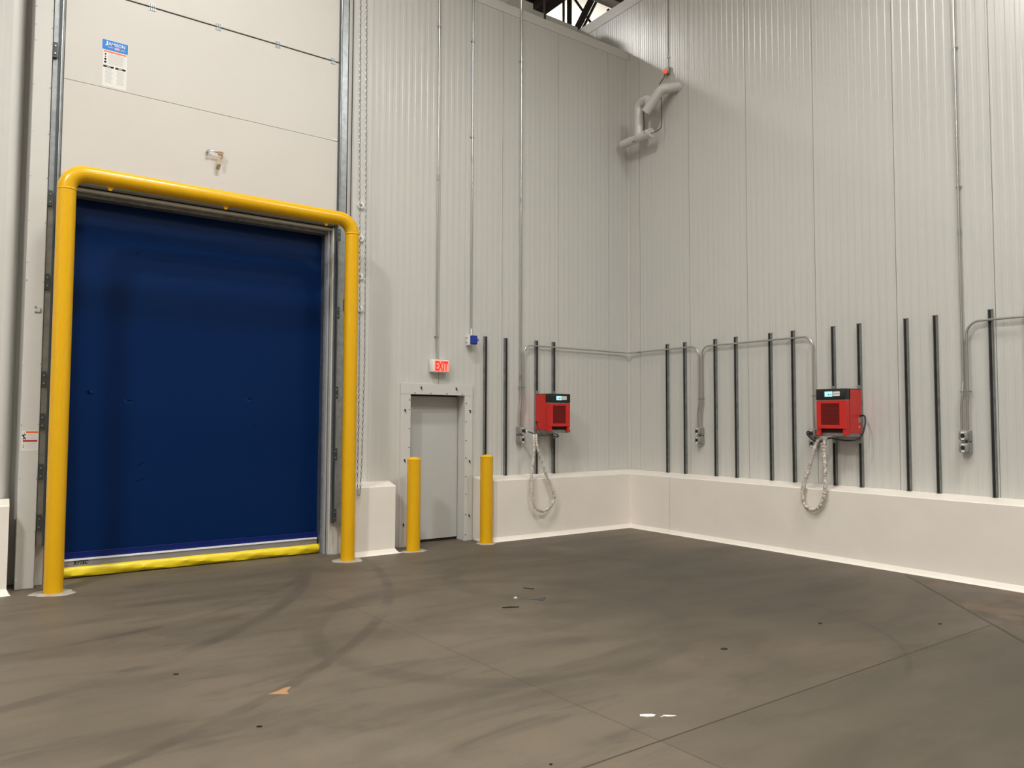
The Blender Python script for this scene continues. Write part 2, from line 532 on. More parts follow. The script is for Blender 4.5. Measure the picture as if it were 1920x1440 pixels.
# wall with the doors (to the left in the photograph)
SL, PL = 4.088, 1.050
bm = BM()
ribbed(bm, 'x', WY, -9.0, 0.185, 0, TOPL, SL, PL)
box(bm, 0.185, 0.55, WY + 0.165, WY + 0.20, 0, TOPL)  # back of the added shade recess left of the casing
ribbed(bm, 'x', WY, 4.090, 4.67, 0, TOPL, SL, PL)
ribbed(bm, 'x', WY, 4.67, 5.59, 2.04, TOPL, SL, PL)
ribbed(bm, 'x', WY, 5.59, WX + 0.02, 0, TOPL, SL, PL)
box(bm, 0.55, 3.74, WY + 0.05, WY + 0.15, 4.10, TOPL)
struct('wall_left', bm, M['panel'])
# right wall, runs on past the left one
bm = BM()
ribbed(bm, 'y', WX, -10.0, 10.36, 0, TOPR, 3.433, 1.042)
struct('wall_right', bm, M['panel'])
bm = BM()
box(bm, -9.1, WX + 0.15, -10.1, -10.0, 0, TOPR)
struct('wall_back', bm, M['panel'])
bm = BM()
box(bm, -9.15, -9.0, -10.0, WY, 0, TOPR)
struct('wall_side', bm, M['panel'])
# wall of the neighbouring room, its upper part shows above the left wall
bm = BM()
box(bm, -9.0, WX + 0.14, 10.36, 10.48, 0, 8.98)
box(bm, 7.28, 7.80, 10.30, 10.50, 8.4, 9.04)
struct('wall_beyond', bm, M['white'])
# cap trims
bm = BM()
box(bm, -9.0, WX - 0.003, WY - 0.006, WY + 0.11, 7.722, TOPL + 0.004)
struct('trim_1', bm, M['flat'])
bm = BM()
box(bm, WX - 0.006, WX + 0.12, -10, 10.36, 8.62, TOPR + 0.004)
struct('trim_2', bm, M['flat'])
# corner angle between the walls
bm = BM()
prism(bm, [(WX - 0.001, WY), (WX - 0.001, WY - 0.028), (WX - 0.004, WY - 0.028), (WX - 0.006, WY - 0.006), (WX - 0.028, WY - 0.004), (WX - 0.028, WY)], 0.80, 7.72)
struct('trim_3', bm, M['flat'])
# added curved recess, shaped to put a shadow strip beside the door casing
bm = BM()
recess_curve = [(0.185, 0.0), (0.215, 0.004), (0.240, 0.016), (0.262, 0.036), (0.280, 0.062), (0.294, 0.094), (0.304, 0.130), (0.310, 0.165)]
prism(bm, [(x, WY + d) for x, d in recess_curve] + [(0.185, WY + 0.165)], 0, TOPL)
obj_ = struct('shade_recess', bm, M['flat'], smooth=True)
# flat sheet strip right of the big door
bm = BM()
box(bm, 3.655, 4.088, WY - 0.012, WY + 0.10, 0, TOPL)
struct('trim_4', bm, M['flat'])

def curb_run(name, front, back, coved):
    """front/back/coved: matching point lists (x, y)"""
    bm = BM()
    rows = []
    for f, b_, c in zip(front, back, coved):
        rows.append([bm.verts.new((*c, 0.0)), bm.verts.new((c[0] + (f[0] - c[0]) * 0.55, c[1] + (f[1] - c[1]) * 0.55, 0.016)), bm.verts.new((*f, 0.055)),
                     bm.verts.new((*f, 0.828)), bm.verts.new((f[0] + (b_[0] - f[0]) * 0.03, f[1] + (b_[1] - f[1]) * 0.03, 0.836)),
                     bm.verts.new((*b_, 0.872)), bm.verts.new((*b_, 0.0))])
    for a, b_ in zip(rows, rows[1:]):
        for k in range(6): bm.faces.new((a[k], b_[k], b_[k + 1], a[k + 1]))
    bm.faces.new(rows[0]); bm.faces.new(rows[-1][::-1])
    return struct(name, bm, M['curb'])

YF, XF = 8.565, 8.425
# right of the exit door, corner, then along the right wall: two castings with a joint at y = 7.74
curb_run('baseboard_left', [(5.712, 8.70), (5.83, YF), (XF, YF)], [(5.708, WY), (5.84, WY), (WX, WY)], [(5.690, 8.69), (5.80, 8.50), (8.36, 8.495)])
curb_run('baseboard_right', [(XF, YF + 0.0), (XF, 7.7415)], [(WX, WY), (WX, 7.7415)], [(8.36, 8.495), (8.36, 7.7415)])
curb_run('baseboard_front', [(XF, 7.7365), (XF, -9.99)], [(WX, 7.7365), (WX, -9.99)], [(8.36, 7.7365), (8.36, -9.99)])
curb_run('baseboard_middle', [(3.76, YF), (4.335, YF)], [(3.76, WY), (4.41, WY)], [(3.76, 8.50), (4.40, 8.50)])
curb_run('baseboard_side', [(-8.99, YF), (0.292, YF)], [(-8.99, WY), (0.300, WY)], [(-8.99, 8.50), (0.325, 8.50)])

# ------------------------------------------------------------------ big doorway: white casing, tracks, roll-up door, lift door
cas = thing('door_casing', 'tall white sheet-metal casing left of the blue door, with a warning decal', 'casing', (0.44, 8.83, 0))
bm = BM(); box(bm, 0.362, 0.520, 8.755, WY - 0.002, 0.0, 7.7, 0.004)
obj('casing_box', bm, M['flat'], cas, world=True)
rs = random.Random(3)
scr = BM()
for z in [0.09, 0.55, 1.07, 1.60, 2.2, 3.02, 3.20, 3.62, 4.07, 4.52, 5.0, 5.45, 5.62, 5.8]:
    for x in (0.371, 0.512):
        cyl(scr, (x, 8.758, z + rs.uniform(-.01, .01)), (x, 8.751, z), 0.0045, 8)
split_obj('screw', scr, M['galv'], cas, world=True)
bm = BM()
for z in (2.715, 2.765): box(bm, 0.447, 0.460, 8.744, 8.757, z - 0.006, z + 0.006)
box(bm, 0.455, 0.498, 8.742, 8.757, 2.712, 2.717)
box(bm, 0.492, 0.500, 8.740, 8.757, 2.722, 2.752)
obj('clip', bm, M['strut'], cas, world=True)

dec = thing('warning_decal', 'white warning decal with falling-person pictogram on the casing left of the blue door', 'label', (0.445, 8.7545, 1.44))
bm = BM(); box(bm, 0.376, 0.516, 8.7535, 8.755, 1.345, 1.540); obj('sheet', bm, M['paper'], dec, world=True)
bm = BM(); box(bm, 0.412, 0.512, 8.7525, 8.7538, 1.516, 1.534); obj('orange_bar', bm, M['orange'], dec, world=True)
bm = BM(); box(bm, 0.388, 0.508, 8.7525, 8.7538, 1.430, 1.448); obj('red_bar', bm, M['redbar'], dec, world=True)
bm = BM()
for zz in (1.500, 1.488, 1.476, 1.464): box(bm, 0.420, 0.500, 8.7528, 8.7537, zz, zz + 0.003)
for zz in (1.418, 1.406, 1.394, 1.382, 1.368): box(bm, 0.404, 0.504, 8.7528, 8.7537, zz, zz + 0.003)
obj('text_lines', bm, M['greyink'], dec, world=True)
bm = BM()   # pictogram: falling figure under a bar
for a, b_, r in (((0.378, 1.494), (0.410, 1.500), 0.0045), ((0.392, 1.484), (0.400, 1.468), 0.0050), ((0.400, 1.470), (0.410, 1.462), 0.0045),
                 ((0.398, 1.472), (0.388, 1.456), 0.0035), ((0.409, 1.462), (0.407, 1.454), 0.0035), ((0.396, 1.500), (0.402, 1.522), 0.0012)):
    cyl(bm, (a[0], 8.7532, a[1]), (b_[0], 8.7532, b_[1]), r, 8)
cyl(bm, (0.391, 8.7532, 1.488), (0.391, 8.7522, 1.488), 0.006, 10)
obj('pictogram', bm, M['ink'], dec, world=True)
bm = BM()
for zz in (1.418, 1.405, 1.390, 1.374): cyl(bm, (0.392, 8.7536, zz), (0.392, 8.7526, zz), 0.0045 if zz < 1.4 else 0.003, 8)
split_obj('symbol', bm, M['ink'], dec, world=True)

def track(x0, x1, label, side):
    t = thing('door_track', label, 'door track', ((x0 + x1) / 2, 8.8, 0))
    bm = BM()
    box(bm, x0, x1, 8.80, WY - 0.002, 0.40, 7.7)                                   # back channel
    obj('channel', bm, M['galv'], t, world=True)
    bm = BM()
    xa = x1 - 0.038 if side < 0 else x0 - 0.002
    tube(bm, [(xa + 0.02, 8.785, 0.42), (xa + 0.02, 8.785, 7.7)], 0.014, 10)
    obj('round_rail', bm, M['galv'], t, world=True, smooth=True)
    bm = BM()
    box(bm, xa - 0.006, xa + 0.008, 8.765, 8.80, 0.40, 7.7)
    obj('dark_lip', bm, M['darksteel'], t, world=True)
    return t
tl = track(0.530, 0.622, 'galvanised lift-door track between the white casing and the left yellow post', -1)
tr = track(3.600, 3.715, 'galvanised lift-door track behind the right yellow post', 1)
def bracket(parent, x0, x1, z0, z1, y=8.775):
    bm = BM()
    box(bm, x0, x1, y - 0.006, y + 0.012, z0, z1, 0.002)
    b = obj('bracket', bm, M['darksteel'], parent, world=True)
    bm = BM()
    for q in (0.25, 0.75):
        cyl(bm, ((x0 + x1) / 2, y - 0.006, z0 + (z1 - z0) * q), ((x0 + x1) / 2, y - 0.016, z0 + (z1 - z0) * q), 0.008, 6)
    split_obj('bolt', bm, M['conduit'], b, world=True)
for z in (0.42, 1.16, 1.92, 2.91, 3.885): bracket(tr, 3.586, 3.640, z, z + 0.15)
for z in (0.55, 1.05, 1.55, 1.97, 2.95, 3.80, 5.33): bracket(tl, 0.524, 0.566, z, z + 0.16)
bm = BM(); box(bm, 3.700, 3.722, 8.79, 8.80, 3.02, 3.17); obj('bracket', bm, M['darksteel'], tr, world=True)

# high speed roll-up door
roll = thing('door_1', 'big blue vinyl roll-up door under the yellow pipe guard, grey bottom bar and yellow hem', 'door', (2.16, 9.1, 0), kind='structure')
bm = BM()
nx, nz = 40, 90
vs = []
for j in range(nz + 1):
    z = 0.20 + (4.06 - 0.20) * j / nz
    row = []
    for i in range(nx + 1):
        x = 0.66 + (3.555 - 0.66) * i / nx
        y = 9.125 + 0.010 * math.sin(z * 1.75 + 0.3) + 0.0025 * math.sin(z * 6.1 + 0.4 * x) + 0.0015 * math.sin(x * 2.1 + z * 1.3)
        row.append(bm.verts.new((x, y, z)))
    vs.append(row)
for j in range(nz):
    for i in range(nx): bm.faces.new((vs[j][i], vs[j][i + 1], vs[j + 1][i + 1], vs[j + 1][i]))
bmesh.ops.solidify(bm, geom=bm.faces[:], thickness=0.003)
obj('curtain', bm, M['curtain'], roll, world=True, smooth=True)
bm = BM(); box(bm, 0.66, 3.545, 9.105, 9.121, 0.185, 0.262, 0.003); obj('curtain_hem', bm, M['hem'], roll, world=True)
bm = BM(); box(bm, 0.66, 3.515, 9.080, 9.130, 0.108, 0.182, 0.002); obj('bottom_bar', bm, M['alu'], roll, world=True)
bm = BM()
prism(bm, [(0.66, 9.070), (3.515, 9.070), (3.515, 9.135), (0.66, 9.135)], 0.180, 0.196)
obj('bottom_bar_lip', bm, M['alubright'], roll, world=True)
bm = BM()
for x, z in ((0.825, 0.165), (0.825, 0.132), (3.30, 0.150), (3.38, 0.165), (3.43, 0.170), (3.47, 0.172), (3.32, 0.142)):
    cyl(bm, (x, 9.081, z), (x, 9.076, z), 0.006, 8)
split_obj('rivet', bm, M['conduit'], roll, world=True)
text('lettering', 'RYTEC', 0.043, M['ink'], roll, (0.886, 9.0785, 0.134), width=0.136, shear=0.30, bold=0.03)
bm = BM(); box(bm, 0.890, 1.015, 9.0786, 9.0794, 0.1245, 0.1280); split_obj('small_print', bm, M['greyink'], roll, world=True)
# bulging yellow vinyl under the bar
bm = BM()
rows = []
rr = random.Random(11)
n = 120
for i in range(n + 1):
    x = 0.66 + (3.545 - 0.66) * i / n
    e = 1.0 if 0 < i < n else 0.75
    row = []
    for k in range(15):
        a = PI * 0.5 + 2 * PI * k / 15
        wr = 1 + 0.16 * math.sin(9.0 * x + 2.3 * math.sin(a) + 1.2 * math.cos(2 * a)) + 0.10 * math.sin(27 * x + 3 * a) * math.sin(5.3 * x) + 0.03 * rr.uniform(-1, 1)
        row.append(bm.verts.new((x, 9.085 + 0.042 * e * math.cos(a) * wr, max(0.006, 0.060 + 0.056 * e * math.sin(a) * (0.85 + 0.15 * wr)))))
    rows.append(row)
for a, b_ in zip(rows, rows[1:]):
    for k in range(15): bm.faces.new((a[k], a[(k + 1) % 15], b_[(k + 1) % 15], b_[k]))
bm.faces.new(rows[0]); bm.faces.new(rows[-1][::-1])
obj('yellow_bottom_seal', bm, M['vinyl_yellow'], roll, world=True, smooth=True, label='crumpled yellow vinyl bottom seal')
# side guides and header
bm = BM(); box(bm, 3.532, 3.556, 9.02, 9.30, 0, 4.055); obj('side_guide', bm, M['galv'], roll, world=True)
bm = BM(); box(bm, 3.556, 3.578, 8.96, 9.12, 0, 4.055, 0.004); obj('side_guide', bm, M['clear'], roll, world=True)
bm = BM(); box(bm, 3.578, 3.600, 8.985, 9.12, 0, 4.055); obj('side_guide', bm, M['strut'], roll, world=True)
bm = BM(); cyl(bm, (3.602, 8.905, 0.004), (3.602, 8.905, 4.075), 0.016, 12); box(bm, 3.592, 3.612, 8.905, 9.12, 0, 4.075); obj('bulb_gasket', bm, M['gasket'], roll, world=True, smooth=True)
bm = BM(); box(bm, 3.612, 3.655, 8.895, 9.10, 0, 4.10); box(bm, 3.655, 3.70, 8.868, 8.888, 0, 4.10); obj('jamb', bm, M['doorpanel'], roll, world=True)
bm = BM(); box(bm, 0.56, 0.66, 9.00, 9.30, 0, 4.055); obj('side_guide', bm, M['galv'], roll, world=True)
bm = BM(); box(bm, 0.53, 0.60, 8.902, 9.12, 0, 4.10); obj('jamb', bm, M['doorpanel'], roll, world=True)
bm = BM(); cyl(bm, (0.60, 8.935, 4.060), (3.60, 8.935, 4.060), 0.020, 12); box(bm, 0.60, 3.60, 8.935, 9.12, 4.045, 4.080); obj('header_gasket', bm, M['gasket'], roll, world=True, smooth=True)
bm = BM(); box(bm, 0.60, 3.578, 8.990, 9.12, 4.005, 4.045, 0.004); obj('header', bm, M['strut'], roll, world=True)
bm = BM(); box(bm, 0.55, 3.66, 9.12, 9.45, 4.03, 4.09); box(bm, 0.55, 3.66, 8.96, 9.02, 4.080, 4.10); obj('header_cavity', bm, M['slot'], roll, world=True)
# closing box behind the curtain so the doorway is not open to nothing
bm = BM(); box(bm, 0.50, 3.72, 9.46, 9.50, 0, 4.1); obj('rear_panel', bm, M['slot'], roll, world=True)

# raised white lift door
lift = thing('door_2', 'white insulated sectional lift door raised above the blue door', 'door', (2.1, 8.8, 4.12), kind='structure')
PX0, PX1 = 0.628, 3.598
for z0, z1 in ((4.125, 5.1475), (5.150, 6.155), (6.170, 7.18)):
    bm = BM(); box(bm, PX0, PX1, 8.80, 8.885, z0, z1, 0.003, 1); obj('door_panel', bm, M['doorpanel'], lift, world=True)
bm = BM(); box(bm, PX0 + 0.01, PX1 - 0.01, 8.82, 8.88, 5.13, 5.16); obj('seam_strip', bm, M['flat'], lift, world=True)
bm = BM(); box(bm, PX0, PX1, 8.812, 8.88, 6.150, 6.175); obj('seam_gap', bm, M['dark'], lift, world=True)
bm = BM(); box(bm, PX0, PX1, 8.84, 8.93, 4.105, 4.124); obj('bottom_rail', bm, M['flat'], lift, world=True)
bm = BM(); box(bm, PX0 - 0.006, PX0, 8.803, 8.88, 4.12, 7.18); obj('edge_seal', bm, M['dark'], lift, world=True)
for hx in (0.75, 1.437, 2.127, 2.817, 3.510):
    bm = BM()
    box(bm, hx - 0.032, hx + 0.032, 8.794, 8.801, 6.125, 6.158)
    box(bm, hx - 0.032, hx + 0.032, 8.794, 8.801, 6.168, 6.200)
    cyl(bm, (hx - 0.034, 8.792, 6.163), (hx + 0.034, 8.792, 6.163), 0.006, 8)
    h = obj('hinge', bm, M['galv'], lift, world=True)
    bm = BM()
    for dx in (-0.02, 0, 0.02):
        for zz in (6.134, 6.147, 6.178, 6.191): cyl(bm, (hx + dx, 8.7945, zz), (hx + dx, 8.7915, zz), 0.0045, 6)
    split_obj('screw', bm, M['dark'], h, world=True)
bm = BM(); box(bm, 3.54, 3.585, 8.794, 8.80, 5.155, 5.172); obj('latch_plate', bm, M['white'], lift, world=True)

# lifting handle and the strap hanging from it
hd = thing('pull_handle', 'small steel pull handle on the raised white door, a tan strap tied to it', 'handle', (2.11, 8.80, 4.67))
bm = BM(); tube(bm, bend([(2.045, 8.752, 4.682), (2.10, 8.742, 4.684), (2.190, 8.752, 4.686)], 0.05), 0.007, 8); obj('bar', bm, M['conduit'], hd, world=True, smooth=True)
for x in (2.040, 2.195):
    bm = BM()
    cyl(bm, (x, 8.80, 4.684), (x, 8.742, 4.684), 0.014, 10)
    cyl(bm, (x, 8.742, 4.684), (x, 8.736, 4.684), 0.017, 10)
    obj('post', bm, M['conduit'], hd, world=True, smooth=True)
st = thing('strap', 'short tan strap hanging from the pull handle on the raised white door', 'strap', (2.16, 8.74, 4.68))
bm = BM()
path = [(2.16, 8.732, 4.692), (2.165, 8.728, 4.665), (2.150, 8.724, 4.62), (2.148, 8.722, 4.56), (2.152, 8.720, 4.54)]
pv = [[bm.verts.new((x - 0.020, y, z)), bm.verts.new((x + 0.022, y - 0.004, z + 0.004))] for x, y, z in path]
pv.append([bm.verts.new((2.132, 8.775, 4.500)), bm.verts.new((2.172, 8.770, 4.49))])
for a, b_ in zip(pv, pv[1:]): bm.faces.new((a[0], a[1], b_[1], b_[0]))
bmesh.ops.solidify(bm, geom=bm.faces[:], thickness=0.003)
obj('webbing', bm, M['tape'], st, world=True)
bm = BM(); prism(bm, [(2.135, 8.720), (2.190, 8.716), (2.190, 8.719), (2.135, 8.723)], 4.655, 4.690); obj('knot', bm, M['rust'], st, world=True)

# maker's sticker
sk = thing('door_sticker', 'blue-headed JAMISON sticker with white instruction sheet on the raised white door', 'sticker', (1.09, 8.799, 5.4))
bm = BM(); box(bm, 0.966, 1.209, 8.7975, 8.7990, 5.562, 5.668); obj('header', bm, M['blue'], sk, world=True)
bm = BM(); box(bm, 0.962, 1.213, 8.7990, 8.8, 5.558, 5.672); box(bm, 0.975, 1.203, 8.7990, 8.8, 5.168, 5.557); obj('sheet', bm, M['paper'], sk, world=True)
text('lettering', 'J', 0.048, M['white'], sk, (0.992, 8.7970, 5.606), width=0.026, bold=0.01)
text('lettering', 'AMISON', 0.034, M['white'], sk, (1.022, 8.7970, 5.615), width=0.158, bold=0.01)
bm = BM(); box(bm, 1.020, 1.070, 8.7968, 8.7976, 5.592, 5.599); box(bm, 1.135, 1.185, 8.7968, 8.7976, 5.582, 5.588); box(bm, 1.140, 1.185, 8.7968, 8.7976, 5.594, 5.598); split_obj('small_print', bm, M['greyink'], sk, world=True)
bm = BM(); prism(bm, [(1.082, 8.7968), (1.128, 8.7968), (1.128, 8.7976), (1.082, 8.7976)], 5.580, 5.603); obj('flag', bm, M['pink'], sk, world=True)
bm = BM(); box(bm, 0.982, 1.195, 8.7980, 8.7991, 5.536, 5.550); obj('orange_bar', bm, M['orange'], sk, world=True)
bm = BM(); box(bm, 0.980, 1.078, 8.7980, 8.7991, 5.372, 5.392); box(bm, 1.094, 1.192, 8.7980, 8.7991, 5.372, 5.392); split_obj('black_bar', bm, M['ink'], sk, world=True)
bm = BM(); box(bm, 1.012, 1.050, 8.7976, 8.7981, 5.377, 5.387); box(bm, 1.122, 1.160, 8.7976, 8.7981, 5.377, 5.387)
for zz in [5.518 - 0.013 * i for i in range(9)]: box(bm, 1.025, 1.185 - 0.03 * (zz * 37 % 1), 8.7984, 8.7990, zz, zz + 0.005)
for zz in [5.350 - 0.014 * i for i in range(11)]:
    box(bm, 1.000, 1.074 - 0.02 * (zz * 53 % 1), 8.7984, 8.7990, zz, zz + 0.005)
    box(bm, 1.110, 1.186 - 0.02 * (zz * 41 % 1), 8.7984, 8.7990, zz, zz + 0.005)
obj('text_lines', bm, M['greyink'], sk, world=True)
bm = BM()
for zz, r in ((5.512, 0.009), (5.486, 0.006), (5.458, 0.011), (5.428, 0.012)): cyl(bm, (0.998, 8.7991, zz), (0.998, 8.7982, zz), r, 14)
split_obj('symbol', bm, M['ink'], sk, world=True)

# counterweight cables and hoist chain
for x, lb in ((3.748, 'dark vertical cable beside the door track, nearer the white lift door'),
              (3.806, 'dark vertical cable beside the door track, nearer the hoist chain')):
    bm = BM(); cyl(bm, (x, 8.865, 0.95), (x, 8.865, 7.80), 0.0065, 8)
    tag(obj('lift_cable', bm, M['dark'], origin=(x, 8.865, 0.95), smooth=True), lb, 'cable', 'lift cables right of the big door')
def links(bm, a, b_):
    a, b_ = Vector(a), Vector(b_)
    L = (b_ - a).length
    n = max(1, int(L / 0.038))
    t = (b_ - a).normalized()
    s1 = Vector((0, 1, 0)).cross(t).normalized(); s2 = t.cross(s1)
    for i in range(n):
        c = a + t * (i + 0.5) * L / n
        s = s1 if i % 2 == 0 else s2
        ring = [c + t * 0.022 * math.cos(q) + s * 0.010 * math.sin(q) for q in [2 * PI * k / 8 for k in range(8)]]
        other = t.cross(s)
        pr = None
        rows = []
        for k, p in enumerate(ring):
            o_ = (p - c).normalized()
            rows.append([bm.verts.new(p + (o_ * math.cos(w_) + other * math.sin(w_)) * 0.0042) for w_ in (0, 2 * PI / 3, 4 * PI / 3)])
        for k in range(8):
            A, B = rows[k], rows[(k + 1) % 8]
            for m_ in range(3): bm.faces.new((A[m_], A[(m_ + 1) % 3], B[(m_ + 1) % 3], B[m_]))
bm = BM()
cp = [(3.905, 8.79, 7.7), (3.915, 8.76, 5.2), (3.915, 8.70, 3.2), (3.880, 8.60, 1.6), (3.845, 8.535, 0.93), (3.850, 8.522, 0.78), (3.862, 8.518, 0.735), (3.876, 8.522, 0.78), (3.905, 8.55, 1.1), (3.975, 8.66, 2.4), (4.000, 8.74, 4.4), (3.990, 8.79, 7.7)]
cp = [(x - 0.043, y, z) for x, y, z in cp]
for a, b_ in zip(cp, cp[1:]): links(bm, a, b_)
tag(obj('hoist_chain', bm, M['galv'], origin=(3.819, 8.518, 0.735)), 'long grey loop of hand chain hanging beside the right yellow post', 'chain')
for i, z in enumerate((4.418, 3.990, 3.500, 3.082)):
    t = thing('round_boss', ('topmost', 'second from top', 'third from top', 'lowest')[i] + ' of the four round white discs behind the hoist chain', 'bolt disc', (3.945, 8.888, z), group='white discs beside the chain')
    bm = BM(); cyl(bm, (3.945, 8.888, z), (3.945, 8.858, z), 0.044, 28); obj('disc', bm, M['white'], t, world=True, smooth=True)
    bm = BM(); cyl(bm, (3.945, 8.858, z), (3.945, 8.850, z), 0.015, 14); cyl(bm, (3.945, 8.850, z), (3.945, 8.838, z), 0.009, 6); obj('bolt', bm, M['conduit'], t, world=True)

# ------------------------------------------------------------------ yellow pipe guard and bollards
GY, GR = 8.42, 0.083
g = thing('door_guard', 'yellow steel pipe portal standing around the blue roll-up door', 'guard rail', (2.15, GY, 0))
bm = BM()
tube(bm, bend([(0.659, GY, 0), (0.659, GY, 4.08), (3.641, GY, 4.07), (3.641, GY, 0)], 0.175, 14), GR, 32)
obj('pipe', bm, M['yellow'], g, world=True, smooth=True)
for x in (0.659, 3.641):
    bm = BM(); lathe(bm, x, GY, [(GR, 3.893), (GR + 0.004, 3.896), (GR + 0.005, 3.902), (GR + 0.003, 3.908), (GR, 3.910)], 32)
    obj('weld_ring', bm, M['yellow'], g, world=True, smooth=True)
for x in (1.035, 2.160, 3.310):
    bm = BM()
    prism(bm, [(x - 0.030, GY - 0.004), (x + 0.030, GY - 0.004), (x + 0.030, GY + 0.004), (x - 0.030, GY + 0.004)], 3.985, 4.0)
    a = [bm.verts.new((x + dx, GY + dy, z)) for dy in (-0.005, 0.005) for dx, z in ((-0.032, 3.995), (0.032, 3.995), (0.012, 3.955), (-0.012, 3.955))]
    for f in ((0, 1, 2, 3), (7, 6, 5, 4), (0, 4, 5, 1), (1, 5, 6, 2), (2, 6, 7, 3), (3, 7, 4, 0)): bm.faces.new([a[i] for i in f])
    cyl(bm, (x, GY - 0.006, 3.972), (x, GY + 0.006, 3.972), 0.006, 8)
    obj('lug', bm, M['yellow'], g, world=True)
for x, sd in ((0.659, 5), (3.641, 6)):
    obj('base_grout', patch(x, GY, 0.19, 0.0, sd, 1.05, 0.85), M['grout'], g, world=True, label='pale grout ring on the floor')

def bollard(x, y, top, label, sd):
    t = thing('bollard', label, 'bollard', (x, y, 0), group='yellow bollards flanking the exit door')
    r = 0.088
    bm = BM()
    lathe(bm, x, y, [(0, 0), (r, 0), (r, top - 0.038)], 32)
    obj('post', bm, M['yellow'], t, world=True, smooth=True)
    bm = BM()
    lathe(bm, x, y, [(r, top - 0.038), (r + 0.003, top - 0.036), (r + 0.003, top - 0.030), (r * 0.85, top - 0.016), (r * 0.55, top - 0.004), (r * 0.25, top), (0, top + 0.001)], 32)
    obj('domed_cap', bm, M['yellow'], t, world=True, smooth=True)
    obj('base_grout', patch(x, y - 0.02, 0.15, 0.0, sd, 1.1, 0.9), M['grout'], t, world=True, label='pale grout ring on the floor')
bollard(4.590, 8.560, 1.190, 'yellow bollard left of the grey exit door beside the short white curb block', 21)
bollard(5.702, 8.553, 1.195, 'yellow bollard right of the grey exit door, at the end of the long white curb', 22)

# ------------------------------------------------------------------ exit door
ex = thing('door_3', 'plain grey exit door in a screwed white frame, between the two yellow bollards', 'door', (5.12, 8.9, 0), kind='structure')
bm = BM()
box(bm, 4.553, 4.698, 8.872, WY + 0.002, 0, 2.005, 0.001)
box(bm, 5.545, 5.672, 8.872, WY + 0.002, 0, 2.005, 0.001)
box(bm, 4.553, 5.672, 8.870, WY + 0.002, 2.006, 2.150, 0.001)
obj('door_frame', bm, M['flat'], ex, world=True)
bm = BM()
box(bm, 4.640, 4.698, WY, 9.22, 0, 2.03)
box(bm, 5.560, 5.62, WY, 9.22, 0, 2.03)
box(bm, 4.64, 5.62, WY, 9.22, 2.012, 2.05)
obj('jamb', bm, M['flat'], ex, world=True)
bm = BM(); box(bm, 4.705, 5.553, 9.075, 9.12, 0.035, 1.990, 0.003); obj('door_slab', bm, M['slab'], ex, world=True)
bm = BM(); box(bm, 4.70, 5.556, 9.095, 9.15, 0.0, 0.05); box(bm, 4.70, 5.558, 9.105, 9.15, 0.0, 2.02); obj('rubber_sweep', bm, M['rubber'], ex, world=True)
bm = BM()
rs = random.Random(5)
for z in (0.10, 0.34, 0.62, 0.84, 1.08, 1.30, 1.55, 1.80, 1.93):
    cyl(bm, (4.680, 8.872, z), (4.680, 8.866, z), 0.007, 6)
for z in (0.08, 0.36, 0.64, 0.88, 1.14, 1.38, 1.64, 1.90):
    cyl(bm, (5.566, 8.872, z), (5.566, 8.866, z), 0.007, 6)
for x in (4.76, 5.00, 5.25, 5.50): cyl(bm, (x, 8.870, 2.024), (x, 8.864, 2.024), 0.007, 6)
for x, z in ((4.605, 0.28), (4.612, 1.12), (4.612, 1.78), (5.620, 0.33), (5.622, 1.08), (5.625, 1.78), (4.85, 2.085), (5.40, 2.085)):
    tube(bm, [(x, 8.870, z + 0.018), (x + 0.002, 8.862, z + 0.012), (x + 0.012, 8.862, z - 0.012)], 0.006, 6)
    cyl(bm, (x, 8.870, z + 0.018), (x, 8.858, z + 0.018), 0.010, 6)
split_obj('screw', bm, M['ink'], ex, world=True)

# exit sign
es = thing('exit_sign', 'lit red EXIT sign in a white housing above the grey exit door', 'sign', (5.11, WY, 2.39))
bm = BM(); box(bm, 4.985, 5.245, 8.795, WY, 2.308, 2.480, 0.018, 3); obj('housing', bm, M['white'], es, world=True, smooth=True)
bm = BM(); box(bm, 5.010, 5.232, 8.790, 8.797, 2.318, 2.470, 0.003); obj('face', bm, M['exitface'], es, world=True)
text('lettering', 'EXIT', 0.128, M['exitred'], es, (5.022, 8.7885, 2.330), width=0.196, bold=0.035)

# ------------------------------------------------------------------ blue covered box on the wall
bb = thing('wall_socket', 'small white wall box with a blue cover, right of the exit sign', 'socket', (5.63, WY, 2.78))
bm = BM(); box(bm, 5.570, 5.676, 8.800, WY, 2.712, 2.848, 0.006, 2); obj('box', bm, M['white'], bb, world=True)
bm = BM(); box(bm, 5.576, 5.682, 8.770, 8.805, 2.722, 2.846, 0.008, 2)
prism(bm, [(5.590, 8.752), (5.668, 8.752), (5.674, 8.772), (5.584, 8.772)], 2.735, 2.832)
obj('blue_cover', bm, M['capblue'], bb, world=True)
bm = BM(); tube(bm, [(5.672, 8.765, 2.80), (5.690, 8.755, 2.785), (5.672, 8.765, 2.765)], 0.008, 8); obj('latch', bm, M['capblue'], bb, world=True)
bm = BM()
for z in (2.745, 2.815): box(bm, 5.560, 5.572, 8.86, 8.885, z, z + 0.012)
split_obj('mounting_lug', bm, M['strut'], bb, world=True)

